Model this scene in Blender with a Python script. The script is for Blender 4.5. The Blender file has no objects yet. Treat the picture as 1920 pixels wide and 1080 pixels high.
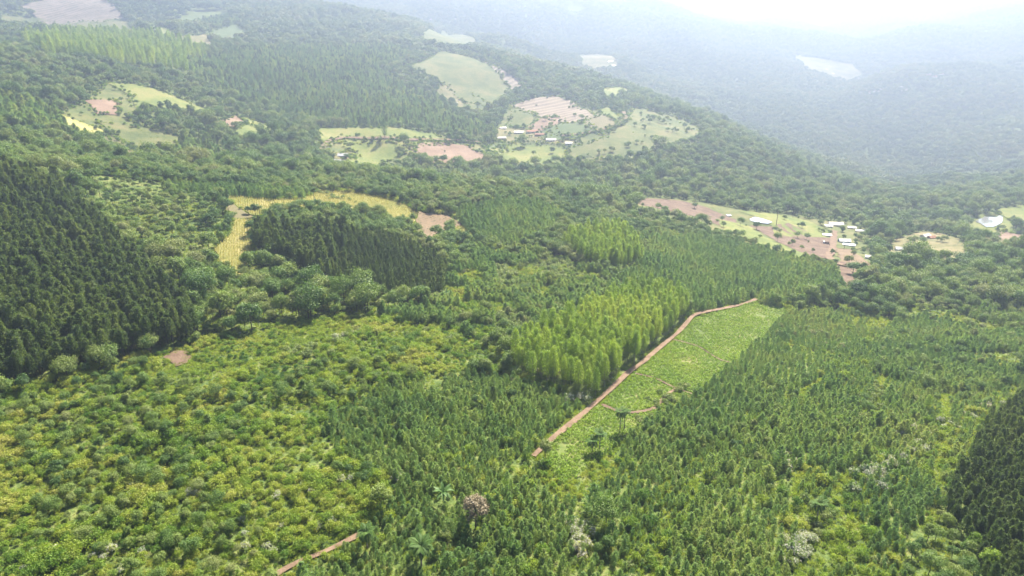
import bpy, math, random
import numpy as np
from mathutils import Vector, Matrix
from mathutils.geometry import delaunay_2d_cdt

# ---------------------------------------------------------------- camera, sky, sun, exposure
SC = bpy.context.scene
COL = SC.collection
CAM_Z = 118.0
cam_data = bpy.data.cameras.new('camera'); cam = bpy.data.objects.new('camera', cam_data); COL.objects.link(cam)
cam.location = (0, 0, CAM_Z); cam.rotation_euler = (math.radians(90 - 22.0), 0, 0)
cam_data.sensor_width = 36.0; cam_data.lens = 36.0 * 1280 / 1920
cam_data.clip_start = 1.0; cam_data.clip_end = 40000
SC.camera = cam
SUN_EL, SUN_AZ = math.radians(48), math.radians(22)         # azimuth clockwise from the viewing direction
world = bpy.data.worlds.new('World'); SC.world = world; world.use_nodes = True
nt = world.node_tree; nt.nodes.clear()
sky = nt.nodes.new('ShaderNodeTexSky'); sky.sky_type = 'NISHITA'; sky.sun_disc = False
sky.sun_elevation = SUN_EL; sky.sun_rotation = SUN_AZ; sky.altitude = 300; sky.dust_density = 2.5; sky.air_density = 1.0
bg = nt.nodes.new('ShaderNodeBackground'); bg.inputs["Strength"].default_value = 0.055
wo = nt.nodes.new('ShaderNodeOutputWorld')
nt.links.new(sky.outputs[0], bg.inputs[0]); nt.links.new(bg.outputs[0], wo.inputs[0])
sun_dir = Vector((math.sin(SUN_AZ) * math.cos(SUN_EL), math.cos(SUN_AZ) * math.cos(SUN_EL), math.sin(SUN_EL)))
sl = bpy.data.lights.new('sun', 'SUN'); sl.energy = 5.0; sl.angle = math.radians(0.53); sl.color = (1.0, 0.90, 0.74)
sun = bpy.data.objects.new('sun', sl); COL.objects.link(sun)
sun.rotation_euler = (-sun_dir).to_track_quat('-Z', 'Y').to_euler(); sun.location = (0, 0, 900)
HAZE_DENSITY, HAZE_G, HAZE_COLOR = 4.0e-4, 0.62, (.46, .575, .79, 1)
SC.view_settings.view_transform = 'Standard'; SC.view_settings.look = 'None'
SC.view_settings.exposure = 2.0; SC.view_settings.gamma = 1.0
SC.render.engine = 'CYCLES'
cy = SC.cycles
cy.max_bounces = 3; cy.diffuse_bounces = 1; cy.glossy_bounces = 1; cy.transmission_bounces = 2; cy.volume_bounces = 0; cy.transparent_max_bounces = 4
cy.use_denoising = True; cy.use_adaptive_sampling = True; cy.adaptive_threshold = 0.03
cy.sample_clamp_indirect = 4.0; cy.caustics_reflective = False; cy.caustics_refractive = False

# ---------------------------------------------------------------- survey of the land
PITCH = math.radians(22.0); FOC = 1280.0            # camera pitch and focal length (pixels of a 1920 wide picture)
CP, SP = math.cos(PITCH), math.sin(PITCH)
def ray(u, v):
    a = (u - 960) / FOC; b = (540 - v) / FOC
    return np.array((a, CP + b * SP, -SP + b * CP))
# sighted points (picture x, picture y, metres ahead of the drone): fix the relief of the valley
SIGHT = [
 (-500,1080,110),(-200,1080,112),(0,1080,113),(480,1080,116),(960,1080,118),(1440,1080,120),(1920,1080,121),(2300,1080,122),
 (-400,900,142),(0,900,146),(480,900,148),(960,900,151),(1440,900,158),(1920,900,160),(2400,900,162),
 (-400,740,180),(0,740,187),(500,740,191),(960,740,198),(1440,740,214),(1920,740,222),(2400,740,226),
 (-300,600,222),(0,600,228),(330,600,246),(700,600,258),(1100,600,277),(1400,600,303),(1900,600,324),(2400,600,340),
 (-400,500,250),(0,500,268),(450,500,303),(800,500,328),(1200,500,370),(1550,500,428),(1900,500,450),(2400,500,470),
 (0,400,315),(-400,400,300),(250,400,352),(600,400,374),(820,425,412),(950,410,432),(1200,420,490),(1400,430,545),(1560,450,590),(1600,420,660),(1850,415,720),(1850,455,560),(2300,440,640),
 (0,335,346),(-400,320,350),(250,345,392),(440,355,420),(620,372,425),(780,395,428),(1000,385,470),(1190,395,540),(1420,410,640),
 (60,285,480),(-300,260,480),(130,235,620),(200,270,640),(0,200,620),(-300,180,650),(300,290,640),(400,290,690),
 (620,330,620),(850,345,700),(1100,345,760),(1300,370,715),(1500,390,740),(1640,388,830),(1850,385,810),(2300,380,850),
 (300,180,880),(430,230,850),(560,260,800),(720,265,850),(700,290,820),(850,280,880),(1000,290,900),(1100,270,930),(1250,240,1000),(1315,252,985),(1450,312,950),(1640,372,900),
 (250,110,1100),(100,100,1050),(500,120,1220),(500,200,1000),(700,180,1120),(850,110,1400),(860,190,1200),(970,150,1350),(1050,210,1150),(1190,165,1450),
 (140,20,1750),(0,5,1900),(-300,-20,1900),(350,60,1500),(380,78,1430),(450,5,2200),(700,80,1600),(600,60,1650),(760,5,2900),(780,50,2100),
 (900,10,3000),(1100,35,2950),(1250,50,2950),(1450,83,3100),(1600,80,3600),(1720,68,3300),(1800,45,3050),(1920,25,2900),(2300,-10,2900),
 (1000,80,2700),(1000,130,2150),(1200,120,2500),(1300,160,2250),(1400,130,2550),(1500,132,2650),(1700,160,2450),(1850,150,2250),(1900,90,2550),(2300,110,2400),
 (1360,238,1800),(1470,292,1700),(1560,326,1560),(1660,358,1380),(1760,372,1150),
 (1500,230,1900),(1400,270,1650),(1600,320,1430),(1750,340,1280),(1900,300,1500),(1900,345,1050),(2300,320,1300)]
CAMZ = CAM_Z
_pts, _z = [], []
for u, v, Y in SIGHT:
    d = ray(u, v); t = Y / d[1]; p = d * t
    _pts.append((math.atan2(p[0], p[1]), math.log(math.hypot(p[0], p[1])))); _z.append(p[2] + CAMZ)
for az in (-70, -58, 58, 70):                        # the country beyond the edges of the picture
    for r, zz in ((90, 3), (200, 4), (420, 18 if az < 0 else -40), (900, 25 if az < 0 else -80), (2000, 90 if az < 0 else -120), (4200, 120 if az < 0 else 40)):
        _pts.append((math.radians(az), math.log(r))); _z.append(zz)
for az in (-40, -20, 0, 20, 40):
    _pts.append((math.radians(az), math.log(50))); _z.append(3)
    _pts.append((math.radians(az), math.log(9000))); _z.append(-40 if az > 0 else 60)
_pts = np.array(_pts); _z = np.array(_z)
def _phi(d2): return np.where(d2 > 1e-12, 0.5 * d2 * np.log(d2 + 1e-12), 0.0)
_S = np.array((1.25, 1.0))
_P = _pts * _S; _n = len(_P)
_A = np.zeros((_n + 3, _n + 3))
_A[:_n, :_n] = _phi(((_P[:, None] - _P[None]) ** 2).sum(-1)) + np.eye(_n) * 0.0003
_A[:_n, _n] = 1; _A[:_n, _n + 1:] = _P; _A[_n, :_n] = 1; _A[_n + 1:, :_n] = _P.T
# solve in angular units (z / r) so that near and far points weigh alike
_rr = np.exp(_pts[:, 1])
_W = np.linalg.solve(_A, np.concatenate([_z / (_rr + 60), np.zeros(3)]))
def _rbf(az, lr):
    q = np.stack([az, lr], -1) * _S
    out = np.zeros(len(q))
    for i in range(0, len(q), 20000):
        k = q[i:i + 20000]
        out[i:i + 20000] = _phi(((k[:, None] - _P[None]) ** 2).sum(-1)) @ _W[:_n] + _W[_n] + k @ _W[_n + 1:]
    return out * (np.exp(lr) + 60)
def _hash(ix, iy, s):
    h = (ix * 374761393 + iy * 668265263 + s * 974634777) & 0xffffffff
    h = ((h ^ (h >> 13)) * 1274126177) & 0xffffffff
    return ((h ^ (h >> 16)) & 0xffff) / 65535.0
def vnoise(x, y, s=0):                               # value noise, 0..1
    ix = np.floor(x).astype(np.int64); iy = np.floor(y).astype(np.int64)
    fx = x - ix; fy = y - iy; fx = fx * fx * (3 - 2 * fx); fy = fy * fy * (3 - 2 * fy)
    a = _hash(ix, iy, s); b = _hash(ix + 1, iy, s); c = _hash(ix, iy + 1, s); d = _hash(ix + 1, iy + 1, s)
    return (a * (1 - fx) + b * fx) * (1 - fy) + (c * (1 - fx) + d * fx) * fy
AZ = np.radians(np.concatenate([np.arange(-180, -54, 6.0), np.arange(-54, 54.01, 0.25), np.arange(60, 181, 6.0)]))
LR = np.linspace(math.log(12), math.log(9000), 360)
_AZg, _LRg = np.meshgrid(AZ, LR, indexing='ij')
_R = np.exp(_LRg); _X = _R * np.sin(_AZg); _Y = _R * np.cos(_AZg)
_H = _rbf(np.clip(_AZg, -1.22, 1.22).ravel(), _LRg.ravel()).reshape(_R.shape)
_back = np.clip((np.abs(_AZg) - 1.22) / 0.6, 0, 1); _back = _back * _back * (3 - 2 * _back)
_H = _H * (1 - _back) + _back * (3 + 0.012 * _R)
def _relief(x, y, r):
    o = (vnoise(x / 45, y / 45, 1) - .5) * np.clip(r / 300, .3, 1) * 3.0
    o += (vnoise(x / 130, y / 130, 2) - .5) * np.clip((r - 300) / 600, 0, 1) * 14
    o += (vnoise(x / 330, y / 330, 3) - .5) * np.clip((r - 1300) / 1300, 0, 1) * 125
    o += (vnoise(x / 160, y / 160, 4) - .5) * np.clip((r - 1300) / 1300, 0, 1) * 46
    return o
_H = _H + _relief(_X, _Y, _R)
def height(x, y):
    x = np.asarray(x, float); y = np.asarray(y, float)
    az = np.arctan2(x, y); lr = np.log(np.maximum(np.hypot(x, y), 12.01))
    i = np.clip(np.searchsorted(AZ, az) - 1, 0, len(AZ) - 2); fa = (az - AZ[i]) / (AZ[i + 1] - AZ[i])
    g = (lr - LR[0]) / (LR[1] - LR[0]); j = np.clip(g.astype(int), 0, len(LR) - 2); fr = g - j
    return (_H[i, j] * (1 - fa) + _H[i + 1, j] * fa) * (1 - fr) + (_H[i, j + 1] * (1 - fa) + _H[i + 1, j + 1] * fa) * fr
_MARCH = np.exp(np.linspace(math.log(60), math.log(8800), 1400))
def at(u, v, far=None):
    """where the line of sight through a picture point first meets the ground (world x, y)"""
    d = ray(u, v); t = _MARCH / d[1]
    x = d[0] * t; y = d[1] * t; z = CAMZ + d[2] * t
    below = z < height(x, y)
    if far: below &= (y > far)
    k = int(np.argmax(below)) if below.any() else len(t) - 1
    return float(x[k]), float(y[k])

PONDS = [[(1405,412),(1415,410),(1426,412),(1448,420),(1440,423),(1424,421),(1408,417)],
         [(1827,418),(1838,413),(1846,409),(1862,410),(1879,407),(1877,420),(1862,428),(1848,428),(1838,422)],
         [(1361,405),(1368,405),(1372,408),(1364,409)]]
for _p in PONDS:                                     # level ground for the ponds
    _w = np.array([at(*q) for q in _p]); _c = _w.mean(0); _zc = float(np.median(height(_w[:, 0], _w[:, 1])))
    _rad = max(10.0, float(np.hypot(*(_w - _c).T).max()))
    _d = np.hypot(_X - _c[0], _Y - _c[1]); _k = 1 - np.clip((_d - _rad * 1.3) / (_rad * 1.6), 0, 1); _k = _k * _k * (3 - 2 * _k)
    _H = _H * (1 - _k) + _zc * _k
# ---------------------------------------------------------------- materials
def node_mat(name):
    m = bpy.data.materials.new(name); m.use_nodes = True; m.node_tree.nodes.clear()
    return m, m.node_tree.nodes, m.node_tree.links
def ramp(N, L, fac, cols, lo=0.3, hi=0.7):
    r = N.new('ShaderNodeValToRGB'); e = r.color_ramp.elements
    for i, c in enumerate(cols):
        p = lo + (hi - lo) * i / max(1, len(cols) - 1)
        if i < 2: e[i].position = p; k = e[i]
        else: k = e.new(p)
        k.color = (*c, 1)
    L.new(fac, r.inputs[0]); return r.outputs[0]
def foliage(name, cols, trans=0.35, patch=60.0, spec=0.25, rough=0.55, leafvar=0.35, tcol=(1.15, 1.25, 0.55)):
    """leaf material: hue varies from plant to plant, from stand to stand and a little from leaf to leaf"""
    m, N, L = node_mat(name)
    oi = N.new('ShaderNodeObjectInfo')
    tex = N.new('ShaderNodeTexNoise'); tex.inputs['Scale'].default_value = 1.0 / patch; tex.inputs['Detail'].default_value = 2
    L.new(oi.outputs['Location'], tex.inputs['Vector'])
    a = N.new('ShaderNodeMath'); a.operation = 'MULTIPLY_ADD'; a.inputs[1].default_value = 0.42; L.new(oi.outputs['Random'], a.inputs[0])
    b = N.new('ShaderNodeMath'); b.operation = 'MULTIPLY_ADD'; b.inputs[1].default_value = 1.3; b.inputs[2].default_value = -0.36
    L.new(tex.outputs['Fac'], b.inputs[0]); L.new(b.outputs[0], a.inputs[2])
    tc = N.new('ShaderNodeTexCoord'); n2 = N.new('ShaderNodeTexNoise'); n2.inputs['Scale'].default_value = 1.1; n2.inputs['Detail'].default_value = 1
    L.new(tc.outputs['Object'], n2.inputs['Vector'])
    c = N.new('ShaderNodeMath'); c.operation = 'MULTIPLY_ADD'; c.inputs[1].default_value = leafvar; L.new(n2.outputs['Fac'], c.inputs[0])
    sub = N.new('ShaderNodeMath'); sub.operation = 'SUBTRACT'; sub.inputs[1].default_value = leafvar * .5
    L.new(a.outputs[0], c.inputs[2]); L.new(c.outputs[0], sub.inputs[0])
    col = ramp(N, L, sub.outputs[0], cols, 0.12, 0.88)
    pb = N.new('ShaderNodeBsdfPrincipled'); pb.inputs['Roughness'].default_value = rough; pb.inputs['Specular IOR Level'].default_value = spec
    L.new(col, pb.inputs['Base Color'])
    tr = N.new('ShaderNodeBsdfTranslucent'); mul = N.new('ShaderNodeMix'); mul.data_type = 'RGBA'; mul.blend_type = 'MULTIPLY'
    mul.inputs[0].default_value = 1; mul.inputs[7].default_value = (*tcol, 1); L.new(col, mul.inputs[6]); L.new(mul.outputs[2], tr.inputs[0])
    mx = N.new('ShaderNodeMixShader'); mx.inputs[0].default_value = trans
    o = N.new('ShaderNodeOutputMaterial')
    L.new(pb.outputs[0], mx.inputs[1]); L.new(tr.outputs[0], mx.inputs[2]); L.new(mx.outputs[0], o.inputs[0])
    return m
def surface(name, cols, scale=0.1, detail=6, rough=0.9, spec=0.15, bump=0.0, bscale=1.0, stripes=None, lo=.36, hi=.64):
    """ground or building surface: two scales of noise in world metres, optional crop rows (angle, spacing, colour, strength)"""
    m, N, L = node_mat(name)
    tc = N.new('ShaderNodeTexCoord')
    n1 = N.new('ShaderNodeTexNoise'); n1.inputs['Scale'].default_value = scale; n1.inputs['Detail'].default_value = detail; n1.inputs['Roughness'].default_value = .62
    L.new(tc.outputs['Object'], n1.inputs['Vector'])
    nf = N.new('ShaderNodeTexNoise'); nf.inputs['Scale'].default_value = scale * 9; nf.inputs['Detail'].default_value = 5; nf.inputs['Roughness'].default_value = .7
    L.new(tc.outputs['Object'], nf.inputs['Vector'])
    ad = N.new('ShaderNodeMath'); ad.operation = 'MULTIPLY_ADD'; ad.inputs[1].default_value = .55; L.new(nf.outputs['Fac'], ad.inputs[0])
    sb = N.new('ShaderNodeMath'); sb.operation = 'SUBTRACT'; sb.inputs[1].default_value = .275; L.new(n1.outputs['Fac'], sb.inputs[0]); L.new(sb.outputs[0], ad.inputs[2])
    col = ramp(N, L, ad.outputs[0], cols, lo, hi)
    if stripes:
        ang, sp, sc, st = stripes
        mp = N.new('ShaderNodeMapping'); mp.inputs['Rotation'].default_value = (0, 0, ang); L.new(tc.outputs['Object'], mp.inputs['Vector'])
        w = N.new('ShaderNodeTexWave'); w.inputs['Scale'].default_value = 0.314 / sp; w.inputs['Distortion'].default_value = 1.5; w.inputs['Detail'].default_value = 2; w.inputs['Detail Scale'].default_value = 0.15
        L.new(mp.outputs[0], w.inputs['Vector'])
        f = N.new('ShaderNodeMath'); f.operation = 'MULTIPLY'; f.inputs[1].default_value = st; L.new(w.outputs['Fac'], f.inputs[0])
        mx = N.new('ShaderNodeMix'); mx.data_type = 'RGBA'; L.new(f.outputs[0], mx.inputs[0]); L.new(col, mx.inputs[6]); mx.inputs[7].default_value = (*sc, 1); col = mx.outputs[2]
    pb = N.new('ShaderNodeBsdfPrincipled'); pb.inputs['Roughness'].default_value = rough; pb.inputs['Specular IOR Level'].default_value = spec
    L.new(col, pb.inputs['Base Color'])
    if bump:
        n3 = N.new('ShaderNodeTexNoise'); n3.inputs['Scale'].default_value = bscale; n3.inputs['Detail'].default_value = 4; L.new(tc.outputs['Object'], n3.inputs['Vector'])
        bp = N.new('ShaderNodeBump'); bp.inputs['Strength'].default_value = bump; bp.inputs['Distance'].default_value = 1.0
        L.new(n3.outputs['Fac'], bp.inputs['Height']); L.new(bp.outputs[0], pb.inputs['Normal'])
    o = N.new('ShaderNodeOutputMaterial'); L.new(pb.outputs[0], o.inputs[0])
    return m
M = {}
M['pine'] = foliage('pine needles dark', [(.060, .102, .036), (.100, .150, .046), (.170, .215, .062)], .42, 45, leafvar=.15)
M['young'] = foliage('pine needles young', [(.115, .205, .085), (.165, .262, .098), (.230, .318, .112), (.300, .345, .130)], .5, 40, leafvar=.12)
M['euc'] = foliage('eucalyptus leaves', [(.145, .235, .036), (.235, .330, .045), (.345, .405, .060)], .48, 50, leafvar=.2)
M['broad'] = foliage('broad leaves', [(.060, .125, .036), (.110, .190, .042), (.185, .250, .060), (.235, .255, .105)], .32, 35)
M['far'] = foliage('far canopy', [(.035, .085, .030), (.085, .150, .040), (.170, .215, .060), (.200, .215, .090)], .32, 190)
M['scrub'] = foliage('scrub leaves', [(.060, .135, .026), (.125, .220, .032), (.215, .300, .040), (.300, .345, .060), (.340, .340, .090)], .45, 22)
M['pale'] = foliage('pale leaves', [(.140, .205, .060), (.215, .270, .095), (.290, .320, .150)], .35, 22)
M['blossom'] = foliage('blossom', [(.42, .42, .34), (.55, .54, .47), (.62, .60, .54)], .30, 22, tcol=(1, 1, .95))
M['dry'] = foliage('dry pinkish leaves', [(.15, .13, .08), (.215, .185, .115), (.27, .23, .15)], .35, 20, tcol=(1, 1, .9))
M['palm'] = foliage('palm leaflets', [(.050, .110, .028), (.095, .160, .038)], .35, 20, spec=.08)
M['banana'] = foliage('banana leaves', [(0.056, 0.133, 0.031), (0.105, 0.189, 0.045)], .40, 20)
M['grass'] = foliage('tall grass', [(.165, .240, .050), (.245, .310, .065), (.330, .335, .100)], .45, 18)
M['cassava'] = foliage('cassava leaves', [(.155, .260, .032), (.215, .315, .038), (.270, .350, .050)], .42, 16)
M['corn'] = foliage('ripe maize', [(.24, .26, .060), (.33, .32, .08), (.42, .39, .13), (.27, .31, .09)], .40, 12, tcol=(1.05, 1, .7))
M['crop'] = foliage('row crop', [(0.091, 0.143, 0.065), (0.130, 0.169, 0.078)], .3, 25)
M['bark'] = surface('bark', [(.05, .04, .03), (.11, .09, .07)], 3, 4)
M['pale_bark'] = surface('pale bark', [(.16, .14, .11), (.30, .27, .22)], 3, 4)
M['ground'] = surface('undergrowth', [(.050, .085, .022), (.090, .130, .032), (.150, .165, .055)], .22, 12, bump=1.0, bscale=.7)
M['soil'] = surface('red soil', [(.085, .056, .040), (.120, .082, .058), (.160, .115, .082)], .12, 8, bump=.3, bscale=1.5)
M['road'] = surface('red dirt road', [(.120, .082, .056), (.160, .110, .075), (.200, .145, .100)], .3, 6, bump=.2, bscale=2)
M['clearcut'] = surface('felled ground', [(.065, .062, .040), (.115, .095, .072), (.190, .155, .125)], .05, 10, stripes=(.5, 12, (0.310, 0.260, 0.223), .5))
M['pasture'] = surface('pasture', [(.060, .085, .026), (.100, .118, .036), (.150, .140, .058)], .03, 9)
M['pasture_dry'] = surface('dry pasture', [(.085, .095, .034), (.145, .135, .058), (.195, .165, .085)], .03, 9)
M['meadow'] = surface('bright meadow', [(.085, .120, .030), (.135, .160, .040), (.185, .180, .062)], .03, 8)
M['green_crop'] = surface('green crop', [(0.059, 0.101, 0.035), (0.081, 0.119, 0.042), (0.098, 0.126, 0.049)], .05, 8, stripes=(.9, 4, (0.091, 0.105, 0.056), .4))
M['stubble'] = surface('maize stubble', [(.16, .18, .050), (.25, .24, .075), (.33, .29, .13)], .05, 8)
M['orange_soil'] = surface('pink ploughed soil', [(.135, .090, .064), (.185, .125, .090), (.235, .170, .125)], .04, 9, stripes=(1.2, 5, (0.240, 0.174, 0.126), .4))
M['striped'] = surface('strip ploughing', [(.110, .085, .058), (.150, .115, .080), (.175, .145, .100)], .03, 8, stripes=(.95, 16, (.25, .21, .17), .8))
M['tea'] = surface('tea rows', [(0.112, 0.112, 0.045), (0.147, 0.133, 0.056)], .05, 8, stripes=(1.1, 6, (0.052, 0.063, 0.028), .9))
M['khaki'] = surface('khaki plot', [(0.124, 0.114, 0.058), (0.146, 0.130, 0.068)], .04, 8)
M['brown_plot'] = surface('tilled brown plot', [(0.132, 0.096, 0.060), (0.176, 0.128, 0.080)], .08, 8)
M['cass_soil'] = surface('cassava ground', [(.070, .105, .028), (.105, .140, .036), (.150, .150, .055)], .06, 8)
M['white_wall'] = surface('white wall', [(.62, .60, .56), (.75, .74, .70)], .8, 5)
M['blue_wall'] = surface('blue wall', [(.22, .36, .46), (.28, .43, .52)], .8, 5)
M['wood_wall'] = surface('wood wall', [(.20, .13, .09), (.28, .19, .13)], 1.5, 5)
M['brick_wall'] = surface('brick wall', [(.28, .13, .09), (.36, .19, .13)], 1.5, 5)
M['metal_roof'] = surface('pale sheet roof', [(.40, .40, .40), (.56, .56, .55)], .5, 5, rough=.45, spec=.5)
M['grey_roof'] = surface('grey sheet roof', [(.34, .35, .36), (.46, .47, .48)], .5, 5, rough=.5, spec=.4)
M['tile_roof'] = surface('tile roof', [(.30, .15, .10), (.42, .24, .16)], .8, 5)
M['dark'] = surface('dark pane', [(.02, .025, .03), (.04, .045, .05)], 1, 2, rough=.2, spec=.5)
M['white_paint'] = surface('white car paint', [(.70, .70, .70), (.78, .78, .78)], 1, 2, rough=.3, spec=.5)
M['rubber'] = surface('rubber', [(.02, .02, .02), (.035, .035, .035)], 2, 2)
M['canvas'] = surface('pale blue canvas', [(.60, .70, .74), (.72, .80, .82)], 1, 3, rough=.6)
def water_mat():
    m, N, L = node_mat('pond water')
    tc = N.new('ShaderNodeTexCoord'); n = N.new('ShaderNodeTexNoise'); n.inputs['Scale'].default_value = .6; n.inputs['Detail'].default_value = 3
    L.new(tc.outputs['Object'], n.inputs['Vector']); b = N.new('ShaderNodeBump'); b.inputs['Strength'].default_value = .06; L.new(n.outputs['Fac'], b.inputs['Height'])
    p = N.new('ShaderNodeBsdfPrincipled'); p.inputs['Base Color'].default_value = (.80, .82, .84, 1); p.inputs['Metallic'].default_value = .8; p.inputs['Roughness'].default_value = .12
    L.new(b.outputs[0], p.inputs['Normal']); o = N.new('ShaderNodeOutputMaterial'); L.new(p.outputs[0], o.inputs[0]); return m
M['water'] = water_mat()

# ---------------------------------------------------------------- helpers
def mesh_of(name, V, F, mats, mi=None, smooth=False):
    me = bpy.data.meshes.new(name)
    V = np.asarray(V, np.float32); F = np.asarray(F, np.int32) if not isinstance(F, list) else F
    if isinstance(F, list):
        me.from_pydata(V.tolist(), [], [list(map(int, f)) for f in F])
    else:
        k = F.shape[1]
        me.vertices.add(len(V)); me.vertices.foreach_set('co', V.ravel())
        me.loops.add(F.size); me.loops.foreach_set('vertex_index', F.ravel())
        me.polygons.add(len(F)); me.polygons.foreach_set('loop_start', np.arange(0, F.size, k, dtype=np.int32))
        me.update(calc_edges=True)
    for m in mats: me.materials.append(m)
    if mi is not None: me.polygons.foreach_set('material_index', np.asarray(mi, np.int32))
    if smooth: me.polygons.foreach_set('use_smooth', np.ones(len(me.polygons), bool))
    me.update(); return me
def link(name, data, parent=None, loc=None, rot=None, scl=None):
    o = bpy.data.objects.new(name, data); COL.objects.link(o)
    if parent: o.parent = parent
    if loc is not None: o.location = loc
    if rot is not None: o.rotation_euler = rot
    if scl is not None: o.scale = scl
    return o
def tag(o, label=None, cat=None, group=None, kind=None):
    if label: o['label'] = label
    if cat: o['category'] = cat
    if group: o['group'] = group
    if kind: o['kind'] = kind
    return o
def inside(poly, x, y):
    poly = np.asarray(poly); r = np.zeros(len(x), bool); n = len(poly); j = n - 1
    for i in range(n):
        xi, yi = poly[i]; xj, yj = poly[j]
        if yi != yj: r ^= ((yi > y) != (yj > y)) & (x < (xj - xi) * (y - yi) / (yj - yi) + xi)
        j = i
    return r
def picture(x, y, z):
    dx, dy, dz = x, y, z - CAMZ
    f = dy * CP - dz * SP; f = np.where(f < 1, 1, f)
    return 960 + FOC * dx / f, 540 - FOC * (dy * SP + dz * CP) / f, f
def W(pts, far=None): return [at(u, v, far) for u, v in pts]
def behind_trees(pts, h=9.0):
    """outline of a far field seen over a fringe of trees: its near side runs on under the sight line over that fringe"""
    if max(p[0] for p in pts) < 480 and min(p[1] for p in pts) > 150: h = 3.5
    v = [p[1] for p in pts]; lo, hi = min(v), max(v); Y = at(sum(p[0] for p in pts) / len(pts), (lo + hi) / 2)[1]
    return [(p[0], p[1] + h * FOC / Y * min(1, max(0, (p[1] - lo) / (hi - lo + .1) - .15) * 1.4)) for p in pts]

# ---------------------------------------------------------------- ground
def build_ground():
    na, nr = _R.shape
    V = np.stack([_X, _Y, _H], -1).reshape(-1, 3)
    i, j = np.meshgrid(np.arange(na - 1), np.arange(nr - 1), indexing='ij')
    a = (i * nr + j).ravel(); F = np.stack([a, a + 1, a + nr + 1, a + nr], -1)
    V = np.vstack([V, [[0, 0, float(_H[:, 0].mean())]]]); c = len(V) - 1
    me = mesh_of('ground', V, F.astype(np.int32), [M['ground']], smooth=True)
    return tag(link('ground', me), kind='structure')
build_ground()
FIELD_POLYS = []                                    # world outlines where no wild plant grows
def sheet(name, poly, mat, off=1.0, keep_clear=True, step=None, wob=0.12, z=None, label=None):
    poly = np.array(poly); r = float(np.hypot(*poly.mean(0)))
    if step is None: step = max(2.5, r * 0.012)
    rng = np.random.default_rng(len(FIELD_POLYS) + 5)
    P = []
    for k in range(len(poly)):                      # uneven outline
        a, b = poly[k], poly[(k + 1) % len(poly)]; n = max(1, int(np.hypot(*(b - a)) / step)); d = b - a; nn = np.array((-d[1], d[0])) / (np.hypot(*d) + 1e-6)
        for t in range(n):
            w = 0 if t == 0 else rng.normal() * wob * step
            P.append(a + d * t / n + nn * w)
    P = np.array(P)
    x0, y0 = P.min(0); x1, y1 = P.max(0); s = step * 1.2
    gx, gy = np.meshgrid(np.arange(x0, x1, s), np.arange(y0, y1, s)); gx = gx.ravel(); gy = gy.ravel()
    k = inside(P, gx, gy); G = np.stack([gx[k], gy[k]], -1)
    vv = [Vector(p) for p in P] + [Vector(p) for p in G]; ee = [(i, (i + 1) % len(P)) for i in range(len(P))]
    v2, _, f2, *_ = delaunay_2d_cdt(vv, ee, [list(range(len(P)))], 1, 1e-4)
    v2 = np.array([(p.x, p.y) for p in v2])
    h = height(v2[:, 0], v2[:, 1]) + off * (0.12 + 0.0011 * np.hypot(v2[:, 0], v2[:, 1])) if z is None else np.full(len(v2), z)
    f3 = []
    for f in f2:
        q = v2[list(f)]; ar = np.sum(q[:, 0] * np.roll(q[:, 1], -1) - np.roll(q[:, 0], -1) * q[:, 1])
        f3.append(list(f) if ar > 0 else list(f)[::-1])
    o = link(name, mesh_of(name, np.column_stack([v2, h]), f3, [mat], smooth=True)); tag(o, label, kind='structure')
    if keep_clear: FIELD_POLYS.append(poly)
    return o
def strip(name, pts, width, mat, off=1.6, clear=1.0, label=None):
    P = np.array(pts); seg = np.hypot(*np.diff(P, axis=0).T); s = np.concatenate([[0], np.cumsum(seg)])
    n = max(6, int(s[-1] / max(2.0, width * .8))); t = np.linspace(0, s[-1], n)
    x = np.interp(t, s, P[:, 0]); y = np.interp(t, s, P[:, 1])
    for _ in range(3): x[1:-1] = (x[:-2] + 2 * x[1:-1] + x[2:]) / 4; y[1:-1] = (y[:-2] + 2 * y[1:-1] + y[2:]) / 4
    dx = np.gradient(x); dy = np.gradient(y); l = np.hypot(dx, dy); nx, ny = -dy / l, dx / l
    w = width / 2 * (1 + .25 * (vnoise(t / 9, t * 0, 7) - .5) * 2)
    V = []
    for k in (-1, -.33, .33, 1):
        X = x + nx * w * k; Y = y + ny * w * k
        V.append(np.stack([X, Y, height(X, Y) + off * (0.12 + 0.0011 * np.hypot(X, Y))], -1))
    V = np.stack(V, 1).reshape(-1, 3); F = []
    for i in range(n - 1):
        for k in range(3): a = i * 4 + k; F.append([a, a + 4, a + 5, a + 1])
    o = link(name, mesh_of(name, V, np.array(F, np.int32)[:, ::-1].copy(), [mat], smooth=True)); tag(o, label, kind='structure')
    c = w * clear + .3
    FIELD_POLYS.append(np.vstack([np.stack([x + nx * c, y + ny * c], -1), np.stack([x - nx * c, y - ny * c], -1)[::-1]]))
    return o
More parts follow.
